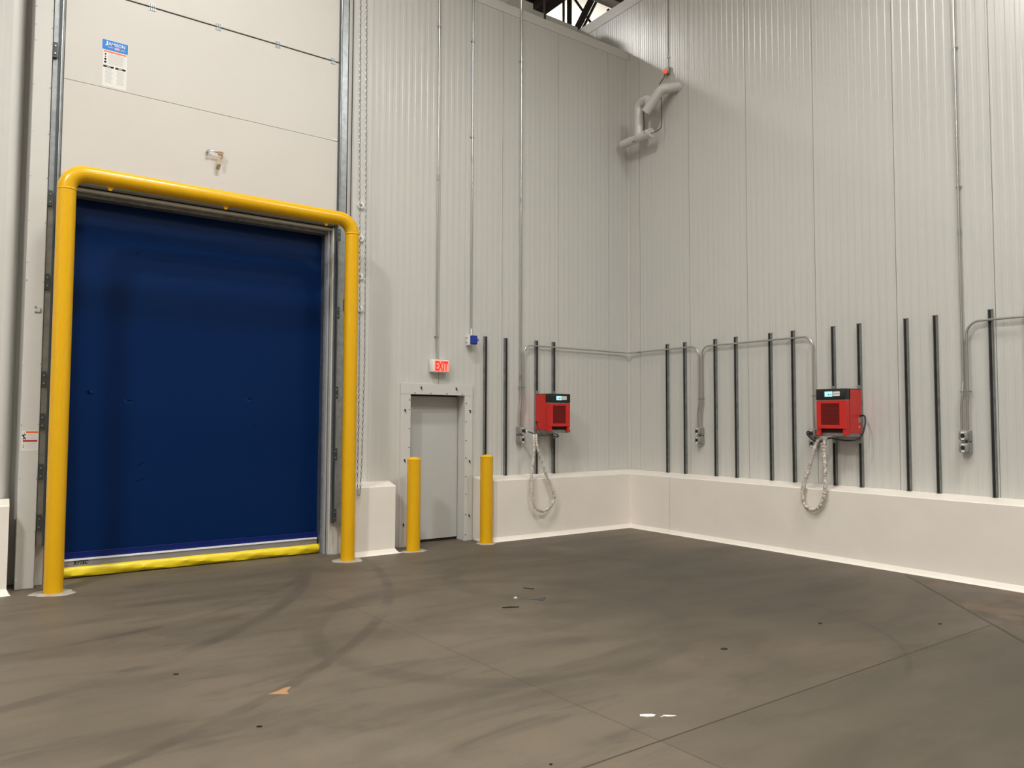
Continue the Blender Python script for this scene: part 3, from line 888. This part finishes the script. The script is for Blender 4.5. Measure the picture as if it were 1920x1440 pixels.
# ------------------------------------------------------------------ strut channels
def strut(label, loc, rotz, z0=0.868, z1=2.86):
    """local frame: x to the right along the wall, +y into the wall, origin at the wall face"""
    t = thing('strut_channel', label, 'strut channel', loc, rotz, 'vertical strut channels on the walls')
    w_, d_, th, lip = 0.0205, 0.041, 0.0025, 0.0065
    zb = z0 - loc[2]; zt = z1 - loc[2]
    bm = BM()
    box(bm, -w_, w_, -th - 0.001, -0.001, zb, zt)
    for s in (-1, 1):
        xa, xb = sorted((s * w_, s * (w_ - th)))
        box(bm, xa, xb, -d_, -th, zb, zt)
        xa, xb = sorted((s * w_, s * (w_ - lip)))
        box(bm, xa, xb, -d_ - 0.0005, -d_ + th, zb, zt)
    obj('channel', bm, M['strut'], t)
    bm = BM(); box(bm, -w_ + th, w_ - th, -0.034, -th - 0.0012, zb + 0.004, zt - 0.004)  # black filler puts the shade of the hollow channel into colour
    obj('slot_shade', bm, M['slot'], t, label='black filler painting the shade inside the channel')
    return t
for x, lb in ((5.885, 'steel strut channel on the left wall directly above the right-hand yellow bollard'),
              (6.240, 'steel strut channel on the left wall just left of the grey outlet pair'),
              (6.800, 'steel strut channel at the left side of the red charger on the left wall'),
              (7.130, 'steel strut channel at the right side of the red charger on the left wall')):
    strut(lb, (x, WY, 0.87), 0)
for y, lb in ((8.045, 'steel strut channel on the right wall nearest the room corner'),
              (7.690, 'strut channel on the right wall just left of the hanging conduit pair nearest the corner'),
              (7.115, 'strut channel on the right wall just right of the hanging conduit pair nearest the corner'),
              (6.752, 'steel strut channel on the right wall, fourth from the corner'),
              (6.186, 'steel strut channel on the right wall, fifth from the corner'),
              (5.840, 'strut channel on the right wall, nearest on the left side to the red charger'),
              (5.270, 'steel strut channel behind the left part of the red charger on the right wall'),
              (4.930, 'steel strut channel at the right side of the red charger on the right wall'),
              (4.364, 'steel strut channel on the right wall, first one right of the red charger'),
              (4.037, 'steel strut channel on the right wall, second one right of the red charger'),
              (3.474, 'steel strut channel on the right wall just right of the double outlets'),
              (3.130, 'steel strut channel cut by the right edge of the photo')):
    strut(lb, (WX, y, 0.87), -PI / 2)

# ------------------------------------------------------------------ conduits
def conduit(name, label, pts, r=0.012, rad=0.12, straps=(), couplings=(), group=None):
    t = thing(name, label, 'conduit', pts[0], group=group)
    bm = BM(); tube(bm, bend(pts, rad, 8), r, 12); obj('pipe', bm, M['conduit'], t, world=True, smooth=True)
    for (x, y, z), nrm in straps:
        bm = BM()
        if nrm == 'y':
            box(bm, x - 0.030, x + 0.030, y + r * 0.2, y + r + 0.004, z - 0.008, z + 0.008)
            cyl(bm, (x, y, z - 0.008), (x, y, z + 0.008), r + 0.003, 12)
        else:
            box(bm, x + r * 0.2, x + r + 0.004, y - 0.030, y + 0.030, z - 0.008, z + 0.008)
            cyl(bm, (x, y, z - 0.008), (x, y, z + 0.008), r + 0.003, 12)
        obj('strap', bm, M['galv'], t, world=True)
    for a, b_ in couplings:
        bm = BM(); cyl(bm, a, b_, r + 0.004, 12); obj('coupling', bm, M['galv'], t, world=True, smooth=True)
    return t
GC = 'steel conduits on the walls'
yc = WY - 0.016
conduit('conduit', 'thin vertical conduit running down the left wall to the EXIT sign', [(5.092, yc, 7.80), (5.092, yc, 2.62), (5.096, 8.86, 2.478)], 0.011, 0.1,
        straps=[((5.092, yc, 7.15), 'y'), ((5.092, yc, 2.80), 'y')], couplings=[((5.092, yc, 4.96), (5.092, yc, 5.05))], group=GC)
conduit('conduit', 'thin vertical conduit running down the left wall to the blue covered box', [(5.648, yc, 7.86), (5.648, yc, 2.95), (5.632, 8.86, 2.848)], 0.011, 0.1,
        straps=[((5.648, yc, 7.10), 'y'), ((5.648, yc, 5.70), 'y')], couplings=[((5.648, yc, 5.35), (5.648, yc, 5.44))], group=GC)
yo = WY - 0.053
conduit('conduit', 'tall conduit from above the left wall down to the outlets beside the red charger', [(6.502, 8.868, 10.5), (6.502, 8.868, 1.98), (6.478, yo, 1.80), (6.478, yo, 1.575)], 0.012, 0.15,
        straps=[((6.502, 8.868, 7.05), 'y'), ((6.502, 8.868, 2.15), 'y')], couplings=[((6.502, 8.868, 2.25), (6.502, 8.868, 2.33)), ((6.502, 8.868, 4.9), (6.502, 8.868, 4.98))], group=GC)
xo = WX - 0.053
conduit('conduit', 'conduit rising beside the left-wall charger and running level to the room corner',
        [(6.508, yo, 1.575), (6.508, yo, 1.80), (6.545, 8.845, 1.98), (6.545, 8.845, 2.775), (8.695, 8.845, 2.775), (8.695, 8.60, 2.775)], 0.012, 0.13,
        straps=[((6.545, 8.845, 2.15), 'y')], group=GC)
def rstr(y, z): return ((8.6955, y, z), 'x')
conduit('conduit', 'conduit running level from the corner along the right wall to the empty outlets',
        [(8.6955, 8.60, 2.775), (8.6955, 7.398, 2.775), (8.6955, 7.398, 1.92), (xo, 7.425, 1.80), (xo, 7.425, 1.575)], 0.012, 0.13,
        straps=[rstr(7.398, 1.99)], couplings=[((8.6955, 8.66, 2.775), (8.6955, 8.58, 2.775))], group=GC)
conduit('conduit', 'conduit arching over four channels between the two outlet pairs left of the right-wall charger',
        [(xo, 7.365, 1.575), (xo, 7.365, 1.80), (8.6955, 7.338, 1.92), (8.6955, 7.338, 2.765), (8.6955, 5.535, 2.755), (8.6955, 5.535, 1.575)], 0.012, 0.13,
        straps=[rstr(7.338, 1.99), rstr(5.535, 1.99)], group=GC)
conduit('conduit', 'long vertical conduit dropping the full height of the right wall near the photo edge',
        [(8.722, 3.758, 8.70), (8.722, 3.758, 2.10), (8.694, 3.758, 1.95), (xo, 3.772, 1.80), (xo, 3.772, 1.575)], 0.013, 0.15,
        straps=[((8.722, 3.758, 5.82), 'x'), ((8.722, 3.758, 4.25), 'x'), rstr(3.758, 1.99)], couplings=[((8.722, 3.758, 3.70), (8.722, 3.758, 3.78))], group=GC)
conduit('conduit', 'conduit rising from the rightmost outlets and bending level off the right photo edge',
        [(xo, 3.712, 1.575), (xo, 3.712, 1.80), (8.694, 3.700, 1.95), (8.694, 3.700, 2.745), (8.694, 1.20, 2.740)], 0.013, 0.14,
        straps=[rstr(3.700, 1.99)], group=GC)

# ------------------------------------------------------------------ double outlets
def outlet(label, loc, rotz):
    t = thing('outlet_box', label, 'outlet', loc, rotz, 'stacked double outlets on the walls')
    z0 = loc[2]
    for zc in (1.515, 1.385):
        z = zc - z0
        bm = BM(); box(bm, -0.052, 0.052, -0.062, 0, z - 0.056, z + 0.056, 0.006, 2)
        r = obj('rear_box', bm, M['boxgrey'], t)
        bm = BM(); box(bm, -0.046, 0.046, -0.112, -0.060, z - 0.048, z + 0.048, 0.016, 3)
        f = obj('receptacle', bm, M['boxgrey'], t, smooth=True)
        bm = BM(); cyl(bm, (0, -0.110, z), (0, -0.118, z), 0.021, 20); obj('socket_hole', bm, M['slot'], f)
        bm = BM()
        for dz in (-0.036, 0.036): box(bm, -0.016, 0.016, -0.1155, -0.111, z + dz - 0.009, z + dz + 0.009)
        split_obj('white_label', bm, M['white'], f)
    bm = BM(); cyl(bm, (-0.010, -0.05, 1.475 - z0), (-0.010, -0.05, 1.425 - z0), 0.016, 12); cyl(bm, (0.024, -0.035, 1.475 - z0), (0.024, -0.035, 1.425 - z0), 0.012, 12)
    split_obj('nipple', bm, M['galv'], t)
    return t
outlet('stacked grey double outlet beside the red charger on the left wall', (6.493, WY, 1.45), 0)
outlet('empty stacked grey double outlet on the right wall nearest the corner', (WX, 7.395, 1.45), -PI / 2)
outlet('stacked grey double outlet with a black plug beside the right-wall red charger', (WX, 5.535, 1.45), -PI / 2)
outlet('stacked grey double outlet under the long vertical conduit near the right edge', (WX, 3.742, 1.45), -PI / 2)

# ------------------------------------------------------------------ battery chargers
def charger(label, loc, rotz):
    """local frame: x right along the wall, -y out of the wall, z up; origin on the wall face at z=1.5"""
    t = thing('battery_charger', label, 'charger', loc, rotz, 'red wall-mounted chargers')
    z0 = loc[2]
    Z = lambda z: z - z0
    hw = 0.190
    bm = BM(); box(bm, -hw, hw, -0.310, -0.045, Z(1.520), Z(2.046), 0.003); obj('cabinet', bm, M['red'], t)
    # front hood as a frame round the grille
    bm = BM()
    f0, f1 = -0.388, -0.30
    gx0, gx1, gz0, gz1 = -0.132, 0.108, 1.622, 1.880
    box(bm, -hw, gx0, f0, f1, Z(1.578), Z(1.915), 0.002)
    box(bm, gx1, hw, f0, f1, Z(1.578), Z(1.915), 0.002)
    box(bm, gx0, gx1, f0, f1, Z(gz1), Z(1.915), 0.002)
    box(bm, gx0, gx1, f0, f1, Z(1.578), Z(gz0), 0.002)
    hood = obj('front_hood', bm, M['red'], t)
    bm = BM(); box(bm, gx0, gx1, f0 + 0.035, f0 + 0.040, Z(gz0), Z(gz1)); obj('grille_backing', bm, M['redin'], hood)
    bm = BM()   # perforated sheet: hexagonal holes
    nc, nr = 14, 17
    px_, pz_ = (gx1 - gx0) / nc, (gz1 - gz0) / nr
    for j in range(nr):
        for i in range(nc + 1):
            cx = gx0 + (i + (0.0 if j % 2 else 0.5)) * px_
            if cx > gx1 + 1e-6: continue
            cz = gz0 + (j + 0.5) * pz_
            R_ = pz_ / 1.5
            ri = R_ * 0.66
            A = [(cx + R_ * math.sin(PI * k / 3) * px_ / (R_ * 1.732), cz + R_ * math.cos(PI * k / 3)) for k in range(6)]
            B = [(cx + ri * math.sin(PI * k / 3) * px_ / (R_ * 1.732), cz + ri * math.cos(PI * k / 3)) for k in range(6)]
            A = [(min(max(x, gx0), gx1), min(max(z, gz0), gz1)) for x, z in A]
            B = [(min(max(x, gx0), gx1), min(max(z, gz0), gz1)) for x, z in B]
            va = [bm.verts.new((x, f0 + 0.004, Z(z))) for x, z in A]
            vb = [bm.verts.new((x, f0 + 0.004, Z(z))) for x, z in B]
            vc = [bm.verts.new((x, f0 + 0.010, Z(z))) for x, z in B]
            for k in range(6):
                k2 = (k + 1) % 6
                bm.faces.new((va[k], va[k2], vb[k2], vb[k]))
                bm.faces.new((vb[k], vb[k2], vc[k2], vc[k]))
    bmesh.ops.dissolve_degenerate(bm, dist=1e-6, edges=bm.edges[:])
    obj('grille', bm, M['reddark'], hood, label='dark red perforated grille')
    bm = BM(); box(bm, -hw, hw, -0.392, -0.285, Z(1.925), Z(2.056), 0.004, 2); cp_ = obj('control_panel', bm, M['black'], t, smooth=True)
    bm = BM(); box(bm, -hw + 0.002, hw - 0.002, -0.300, -0.045, Z(2.046), Z(2.057), 0.001); obj('lid', bm, M['black'], t)
    bm = BM(); box(bm, -hw + 0.004, hw - 0.004, -0.384, -0.30, Z(1.912), Z(1.927)); obj('trim_strip', bm, M['galv'], t)
    bm = BM(); box(bm, -0.075, 0.026, -0.3945, -0.391, Z(1.962), Z(2.024), 0.001); sc = obj('display', bm, M['screen'], cp_)
    bm = BM(); box(bm, -0.030, -0.010, -0.3952, -0.3943, Z(1.980), Z(1.993)); box(bm, 0.006, 0.016, -0.3952, -0.3943, Z(1.980), Z(1.996)); split_obj('icon', bm, M['ink'], sc)
    bm = BM(); box(bm, 0.036, 0.120, -0.3945, -0.391, Z(1.968), Z(2.022), 0.001); lb = obj('badge', bm, M['white'], cp_)
    bm = BM(); box(bm, 0.044, 0.112, -0.3952, -0.3943, Z(1.993), Z(1.999)); obj('badge_print', bm, M['redbar'], lb)
    bm = BM(); box(bm, -hw + 0.02, hw - 0.02, -0.350, -0.285, Z(1.535), Z(1.580)); obj('underside', bm, M['redin'], t)
    for s in (-1, 1):
        bm = BM()
        box(bm, s * 0.165 - 0.022, s * 0.165 + 0.022, -0.378, -0.31, Z(1.528), Z(1.580), 0.002)
        box(bm, s * 0.172 - 0.024, s * 0.172 + 0.024, -0.384, -0.330, Z(1.496), Z(1.534), 0.002)
        obj('foot', bm, M['red'], t)
    bm = BM()
    for s in (-1, 1):
        box(bm, s * 0.172 - 0.014, s * 0.172 + 0.014, -0.372, -0.045, Z(1.484), Z(1.496))
        box(bm, s * 0.172 - 0.002, s * 0.172 + 0.002, -0.372, -0.045, Z(1.484), Z(1.519))
    box(bm, -0.165, 0.165, -0.340, -0.300, Z(1.488), Z(1.528))
    box(bm, -0.165, 0.165, -0.085, -0.045, Z(1.470), Z(1.515))
    obj('bracket', bm, M['galv'], t)
    for s in (-1, 1):
        bm = BM()
        box(bm, s * 0.165 - 0.018, s * 0.165 + 0.018, -0.060, -0.043, Z(2.040), Z(2.105), 0.002)
        cyl(bm, (s * 0.165, -0.060, Z(2.085)), (s * 0.165, -0.070, Z(2.085)), 0.010, 6)
        box(bm, s * 0.165 - 0.020, s * 0.165 + 0.020, -0.050, -0.0425, Z(1.40), Z(1.48), 0.002)
        cyl(bm, (s * 0.165, -0.050, Z(1.43)), (s * 0.165, -0.062, Z(1.43)), 0.009, 6)
        obj('mounting_clip', bm, M['galv'], t)
    bm = BM(); box(bm, hw, hw + 0.0015, -0.118, -0.060, Z(1.655), Z(1.712)); obj('rating_plate', bm, M['alu'], t)
    bm = BM(); box(bm, hw, hw + 0.0015, -0.105, -0.085, Z(1.590), Z(1.612)); obj('small_sticker', bm, M['paper'], t)
    bm = BM(); cyl(bm, (hw, -0.075, Z(1.735)), (hw + 0.022, -0.075, Z(1.735)), 0.012, 12); cyl(bm, (-hw, -0.075, Z(1.64)), (-hw - 0.022, -0.075, Z(1.64)), 0.012, 12)
    split_obj('cable_gland', bm, M['black'], t)
    return t
charger('red battery charger with black top panel mounted on the left wall', (6.962, WY, 1.5), 0)
charger('red battery charger with black top panel mounted on the right wall', (WX, 5.095, 1.5), -PI / 2)

def cable(name, label, pts, r, m, group=None, wob=0.0, seed=1, n=6):
    rnd = random.Random(seed)
    sp = spline(pts, n)
    rad = [r * (1 + wob * rnd.uniform(-1, 1)) for _ in sp]
    bm = BM(); tube(bm, sp, r, 10, radii=rad)
    o = obj(name, bm, m, origin=pts[0], smooth=True)
    return tag(o, label, 'cable', group)
# wrapped output cables hanging in a loop
cable('wrapped_cable', 'thick cable in wrinkled white plastic wrap looping below the charger on the left wall',
      [(6.52, 8.56, 1.462), (6.485, 8.52, 1.40), (6.470, 8.50, 1.20), (6.440, 8.50, 0.95), (6.425, 8.49, 0.76), (6.432, 8.48, 0.56), (6.50, 8.48, 0.42), (6.615, 8.48, 0.375),
       (6.750, 8.48, 0.425), (6.825, 8.48, 0.55), (6.785, 8.49, 0.70), (6.680, 8.50, 0.915), (6.590, 8.50, 1.13), (6.530, 8.50, 1.29), (6.525, 8.52, 1.40), (6.57, 8.57, 1.458)],
      0.021, M['hose'], 'wrapped charger cables', 0.22, 4, 9)
cable('wrapped_cable', 'thick cable in wrinkled white plastic wrap looping below the charger on the right wall',
      [(8.43, 5.27, 1.460), (8.42, 5.305, 1.42), (8.40, 5.335, 1.354), (8.39, 5.405, 1.11), (8.375, 5.470, 0.914), (8.37, 5.493, 0.73), (8.37, 5.458, 0.625), (8.37, 5.357, 0.583), (8.37, 5.256, 0.645),
       (8.37, 5.205, 0.765), (8.375, 5.190, 0.933), (8.39, 5.200, 1.10), (8.41, 5.222, 1.30), (8.42, 5.222, 1.41), (8.43, 5.21, 1.462)],
      0.022, M['hose'], 'wrapped charger cables', 0.24, 5, 9)
# black supply cables with plug
cable('power_cable', 'black cable plugged into the outlet left of the left-wall charger and hanging under it',
      [(6.500, 8.775, 1.515), (6.555, 8.75, 1.50), (6.63, 8.66, 1.465), (6.70, 8.60, 1.445), (6.78, 8.55, 1.455), (6.90, 8.55, 1.425), (7.02, 8.62, 1.43), (7.08, 8.75, 1.465)],
      0.0085, M['rubber'], 'black charger supply cables')
cable('power_cable', 'thin black cable looping out of the left side of the left-wall charger',
      [(6.752, 8.825, 1.64), (6.735, 8.80, 1.645), (6.715, 8.75, 1.60), (6.715, 8.70, 1.53), (6.735, 8.66, 1.46), (6.77, 8.65, 1.452)],
      0.006, M['rubber'], 'black charger supply cables')
cable('power_cable', 'black cable looping from the outlet under the right-wall charger and up its right side',
      [(8.672, 4.878, 1.735), (8.65, 4.840, 1.732), (8.62, 4.812, 1.69), (8.58, 4.800, 1.60), (8.54, 4.815, 1.50), (8.50, 4.87, 1.448), (8.48, 4.97, 1.436), (8.46, 5.08, 1.448), (8.45, 5.17, 1.462),
       (8.46, 5.26, 1.425), (8.50, 5.36, 1.408), (8.56, 5.45, 1.425), (8.60, 5.53, 1.46), (8.605, 5.575, 1.505), (8.615, 5.57, 1.535), (8.625, 5.545, 1.525)],
      0.0095, M['rubber'], 'black charger supply cables')
for p, rz, lb in (((6.493, 8.787, 1.515), 0, 'black plug in the upper outlet left of the left-wall charger'), ((8.637, 5.535, 1.515), -PI / 2, 'black plug in the upper outlet left of the right-wall charger')):
    t = thing('power_plug', lb, 'plug', p, rz, 'black plugs in the outlets')
    bm = BM(); cyl(bm, (0, 0.0, 0), (0.012, -0.055, -0.004), 0.021, 14); obj('body', bm, M['black'], t, smooth=True)
    bm = BM(); cyl(bm, (0.012, -0.055, -0.004), (0.020, -0.075, -0.007), 0.016, 12); obj('collar', bm, M['white' if rz == 0 else 'black'], t, smooth=True)

# ------------------------------------------------------------------ relief vent pipes near the corner
vp = thing('vent_pipe', 'white plastic vent pipe with elbows high on the right wall near the corner', 'pipe', (8.75, 8.2, 6.2))
bm = BM(); cyl(bm, (8.50, 8.78, 6.195), (8.50, 8.165, 6.195), 0.067, 24); cyl(bm, (8.50, 8.25, 6.195), (8.50, 8.14, 6.195), 0.074, 24)
obj('tee', bm, M['pvc'], vp, world=True, smooth=True)
bm = BM(); tube(bm, bend([(8.50, 8.415, 6.19), (8.50, 8.415, 6.745), (8.50, 8.20, 6.755), (8.47, 8.14, 6.60)], 0.10, 8), 0.073, 24); obj('riser', bm, M['pvc'], vp, world=True, smooth=True)
bm = BM(); tube(bm, bend([(8.43, 8.19, 6.515), (8.50, 7.93, 6.815), (8.76, 7.80, 6.87)], 0.11, 8), 0.076, 24); obj('outlet_arm', bm, M['pvc'], vp, world=True, smooth=True)
bm = BM(); cyl(bm, (8.748, 7.80, 6.868), (8.725, 7.80, 6.864), 0.082, 24); obj('wall_flange', bm, M['pvc'], vp, world=True, smooth=True)
bm = BM(); box(bm, 8.425, 8.445, 8.20, 8.235, 6.185, 6.215, 0.002); box(bm, 8.44, 8.46, 8.45, 8.50, 6.13, 6.145); split_obj('terminal', bm, M['rust'], vp, world=True)
jb = thing('pilot_light_box', 'small box with a glowing red lamp above the white vent pipe', 'lamp', (WX, 8.0, 7.2))
bm = BM(); box(bm, 8.70, WX, 7.955, 8.035, 7.135, 7.245, 0.005); obj('box', bm, M['boxgrey'], jb, world=True)
bm = BM(); bmesh.ops.create_uvsphere(bm, u_segments=20, v_segments=12, radius=0.036, matrix=Matrix.Translation((8.668, 8.005, 7.165))); obj('red_lamp', bm, M['redlamp'], jb, world=True, smooth=True)
conduit('conduit', 'thin dark conduit dropping to the red pilot lamp near the corner', [(8.735, 8.005, 8.75), (8.735, 8.005, 7.245)], 0.009, 0.1, straps=[((8.735, 8.005, 7.42), 'x')], group=GC)
cable('heater_cable', 'black heater cable from the red pilot lamp down to the vent pipe arm', [(8.665, 8.005, 7.13), (8.64, 8.00, 7.06), (8.60, 8.03, 6.98), (8.56, 8.02, 6.90), (8.54, 7.98, 6.86)], 0.006, M['rubber'], 'heater cables at the vent pipe')
cable('heater_cable', 'black heater cable curving from under the vent pipe arm to the end of its tee', [(8.56, 7.985, 6.74), (8.585, 8.00, 6.60), (8.585, 8.00, 6.30), (8.56, 8.03, 6.22), (8.50, 8.13, 6.18), (8.44, 8.21, 6.19)], 0.006, M['rubber'], 'heater cables at the vent pipe')
cable('heater_cable', 'short straight heater cable right of the vertical vent pipe', [(8.57, 8.37, 6.68), (8.57, 8.365, 6.45), (8.56, 8.355, 6.25)], 0.007, M['rubber'], 'heater cables at the vent pipe')

# ------------------------------------------------------------------ roof steel beyond the left wall
def bar(bm, a, b_, w_): tube(bm, [a, b_], w_ / 2, 4)
tr_ = thing('roof_truss', 'dark steel roof truss with crossing braces seen above the left wall', 'truss', (11.3, 13.0, 10.9))
for a, b_, w_ in (((10.725, 13, 11.9), (10.725, 13, 10.5), 0.075), ((10.90, 13, 11.9), (10.90, 13, 10.5), 0.15),
                  ((10.985, 13.03, 11.60), (11.75, 13.03, 10.98), 0.075), ((11.60, 12.97, 11.72), (11.02, 12.97, 10.62), 0.17), ((11.72, 12.97, 11.66), (11.12, 12.97, 10.55), 0.07),
                  ((12.10, 13, 11.6), (12.28, 13, 11.42), 0.09)):
    bm = BM(); bar(bm, a, b_, w_); obj('web_member', bm, M['dark'], tr_, world=True)
bm = BM(); box(bm, 6, 20, 12.92, 13.08, 11.78, 11.95); obj('top_chord', bm, M['dark'], tr_, world=True)
bm = BM(); box(bm, 6, 20, 12.92, 13.08, 10.30, 10.42); obj('bottom_chord', bm, M['dark'], tr_, world=True)
bm = BM(); box(bm, 10.30, 10.62, 12.3, 18.0, 11.22, 11.28); box(bm, 10.30, 10.62, 12.3, 18.0, 11.58, 11.66); box(bm, 10.43, 10.49, 12.3, 18.0, 11.28, 11.58)
tag(obj('roof_beam', bm, M['dark'], origin=(10.46, 12.6, 11.1)), 'dark steel roof beam at the left of the opening above the left wall', 'beam')
bm = BM(); cyl(bm, (6, 12.2, 11.15), (20, 12.2, 11.15), 0.09, 20)
tag(obj('ceiling_pipe', bm, M['pvc'], origin=(11, 12.2, 11.15), smooth=True), 'pale round pipe crossing below the roof above the left wall', 'pipe')
bm = BM(); cyl(bm, (7.515, 9.6, 7.2), (7.515, 9.6, 12.6), 0.020, 10)
tag(obj('hanger_rod', bm, M['dark'], origin=(7.515, 9.6, 7.2), smooth=True), 'thin black vertical hanger rod rising behind the top edge of the left wall', 'rod')

# ------------------------------------------------------------------ scraps and marks on the floor
def scrap(name, label, cat, cx, cy, pts, m, h=0.004, group=None):
    bm = BM()
    prism(bm, pts, 0.0005, h)
    o = obj(name, bm, m)
    o.location = (cx, cy, 0)
    return tag(o, label, cat, group)
scrap('paper_scrap', 'larger torn white paper scrap on the floor near the joint crossing', 'paper', 3.130, 3.035, [(-0.045, 0.030), (-0.030, 0.045), (0.0, 0.030), (0.030, 0.010), (0.040, -0.010), (0.015, -0.020), (-0.02, -0.002)], M['paper'], 0.005, 'white scraps on the floor')
scrap('paper_scrap', 'smaller torn white paper scrap on the floor, right of the larger one', 'paper', 3.222, 2.968, [(-0.030, 0.026), (-0.022, 0.030), (0.005, 0.010), (0.034, -0.018), (0.010, -0.012), (-0.018, 0.004)], M['paper'], 0.005, 'white scraps on the floor')
scrap('paper_scrap', 'tiny white fleck between the two torn white scraps on the floor', 'paper', 3.182, 2.990, [(-0.008, 0.006), (0.002, 0.006), (0.009, -0.006), (0.0, -0.005)], M['paper'], 0.004, 'white scraps on the floor')
scrap('paper_scrap', 'small white chip on the floor in the middle, beside black rubber scraps', 'paper', 4.157, 5.734, [(-0.018, 0.006), (0.004, 0.02), (0.018, 0.004), (0.006, -0.015)], M['paper'], 0.012, 'white scraps on the floor')
RG = 'black rubber scraps on the floor'
scrap('rubber_scrap', 'longest thin black rubber scrap on the floor in the middle', 'scrap', 3.918, 5.485, [(-0.075, 0.020), (-0.01, 0.008), (0.005, 0.030), (0.012, 0.005), (0.07, -0.035), (0.06, -0.045), (0.0, -0.015), (-0.04, 0.0)], M['rubber'], 0.008, RG)
scrap('rubber_scrap', 'curled black rubber scrap on the floor behind the white chip', 'scrap', 4.519, 5.98, [(-0.05, 0.06), (-0.03, 0.065), (-0.005, 0.0), (0.02, -0.03), (0.005, -0.04), (-0.02, -0.01)], M['rubber'], 0.006, RG)
scrap('rubber_scrap', 'faint dark smear of rubber on the floor right of the white chip', 'scrap', 4.320, 5.575, [(-0.09, 0.05), (0.0, 0.03), (0.09, 0.055), (0.10, 0.03), (0.03, -0.03), (-0.02, -0.06), (-0.03, -0.01)], M['darksteel'], 0.002, RG)
for i, (x, y, s, lb) in enumerate(((1.301, 4.141, 0.016, 'small black fleck on the floor in front of the orange paint mark'), (4.491, 3.604, 0.030, 'black scrap on the open floor between the scraps and the right wall'),
                                  (1.114, 5.288, 0.018, 'small black fleck on the floor in front of the left yellow post'), (5.706, 3.603, 0.022, 'dark fleck on the floor nearest the curved tyre mark'),
                                  (6.504, 3.03, 0.020, 'dark fleck on the floor beside the end of the dark diagonal joint'), (2.307, 2.889, 0.010, 'tiny black fleck at the bottom middle of the floor'))):
    rnd = random.Random(40 + i)
    pts = [(s * rnd.uniform(0.6, 1.2) * math.cos(a), 0.5 * s * rnd.uniform(0.6, 1.2) * math.sin(a)) for a in [2 * PI * k / 7 for k in range(7)]]
    ca, sa = math.cos(-0.6), math.sin(-0.6)
    scrap('rubber_scrap', lb, 'scrap', x, y, [(px * ca - py * sa, px * sa + py * ca) for px, py in pts], M['rubber'], 0.006, RG)
scrap('paint_mark', 'small orange-tan triangular paint mark on the floor at lower left', 'mark', 1.564, 4.599, [(-0.075, -0.005), (0.03, -0.075), (0.035, -0.02), (0.085, 0.045), (0.045, 0.05), (0.0, 0.022)], M['orangepaint'], 0.0015)

# ------------------------------------------------------------------ high-bay lamps
for i, (x, y, z, s, up, where) in enumerate(LAMPS):
    t = thing('high_bay_lamp', 'rectangular high-bay ceiling lamp ' + where, 'lamp', (x, y, z), group='high-bay lamps')
    bm = BM(); box(bm, -0.62, 0.62, -0.34, 0.34, 0.015, 0.10, 0.01); obj('housing', bm, M['lampbody'], t)
    md = M['diffuser'].copy()
    md.node_tree.nodes['Principled BSDF'].inputs['Emission Strength'].default_value = LAMP_EMIT * s
    bm = BM(); box(bm, -0.58, 0.58, -0.30, 0.30, 0.0, 0.014); obj('diffuser', bm, md, t)
    mu = M['diffuser'].copy()
    mu.node_tree.nodes['Principled BSDF'].inputs['Emission Strength'].default_value = LAMP_UP * s * up
    bm = BM(); box(bm, -0.50, 0.50, -0.22, 0.22, 0.101, 0.105); obj('top_lens', bm, mu, t)
    ld = bpy.data.lights.new('lamp_light', 'AREA')
    ld.shape = 'RECTANGLE'; ld.size = 1.16; ld.size_y = 0.60
    ld.energy = LAMP_W * s; ld.color = LAMP_COL; ld.spread = math.radians(LAMP_SPREAD)
    lo_ = bpy.data.objects.new('lamp_light', ld)
    C.objects.link(lo_); lo_.parent = t; lo_.location = (0, 0, -0.004)
    bm = BM()
    for sx in (-0.4, 0.4): cyl(bm, (sx, 0, 0.10), (sx, 0, 12.6 - z), 0.006, 6)
    obj('hanger', bm, M['strut'], t)
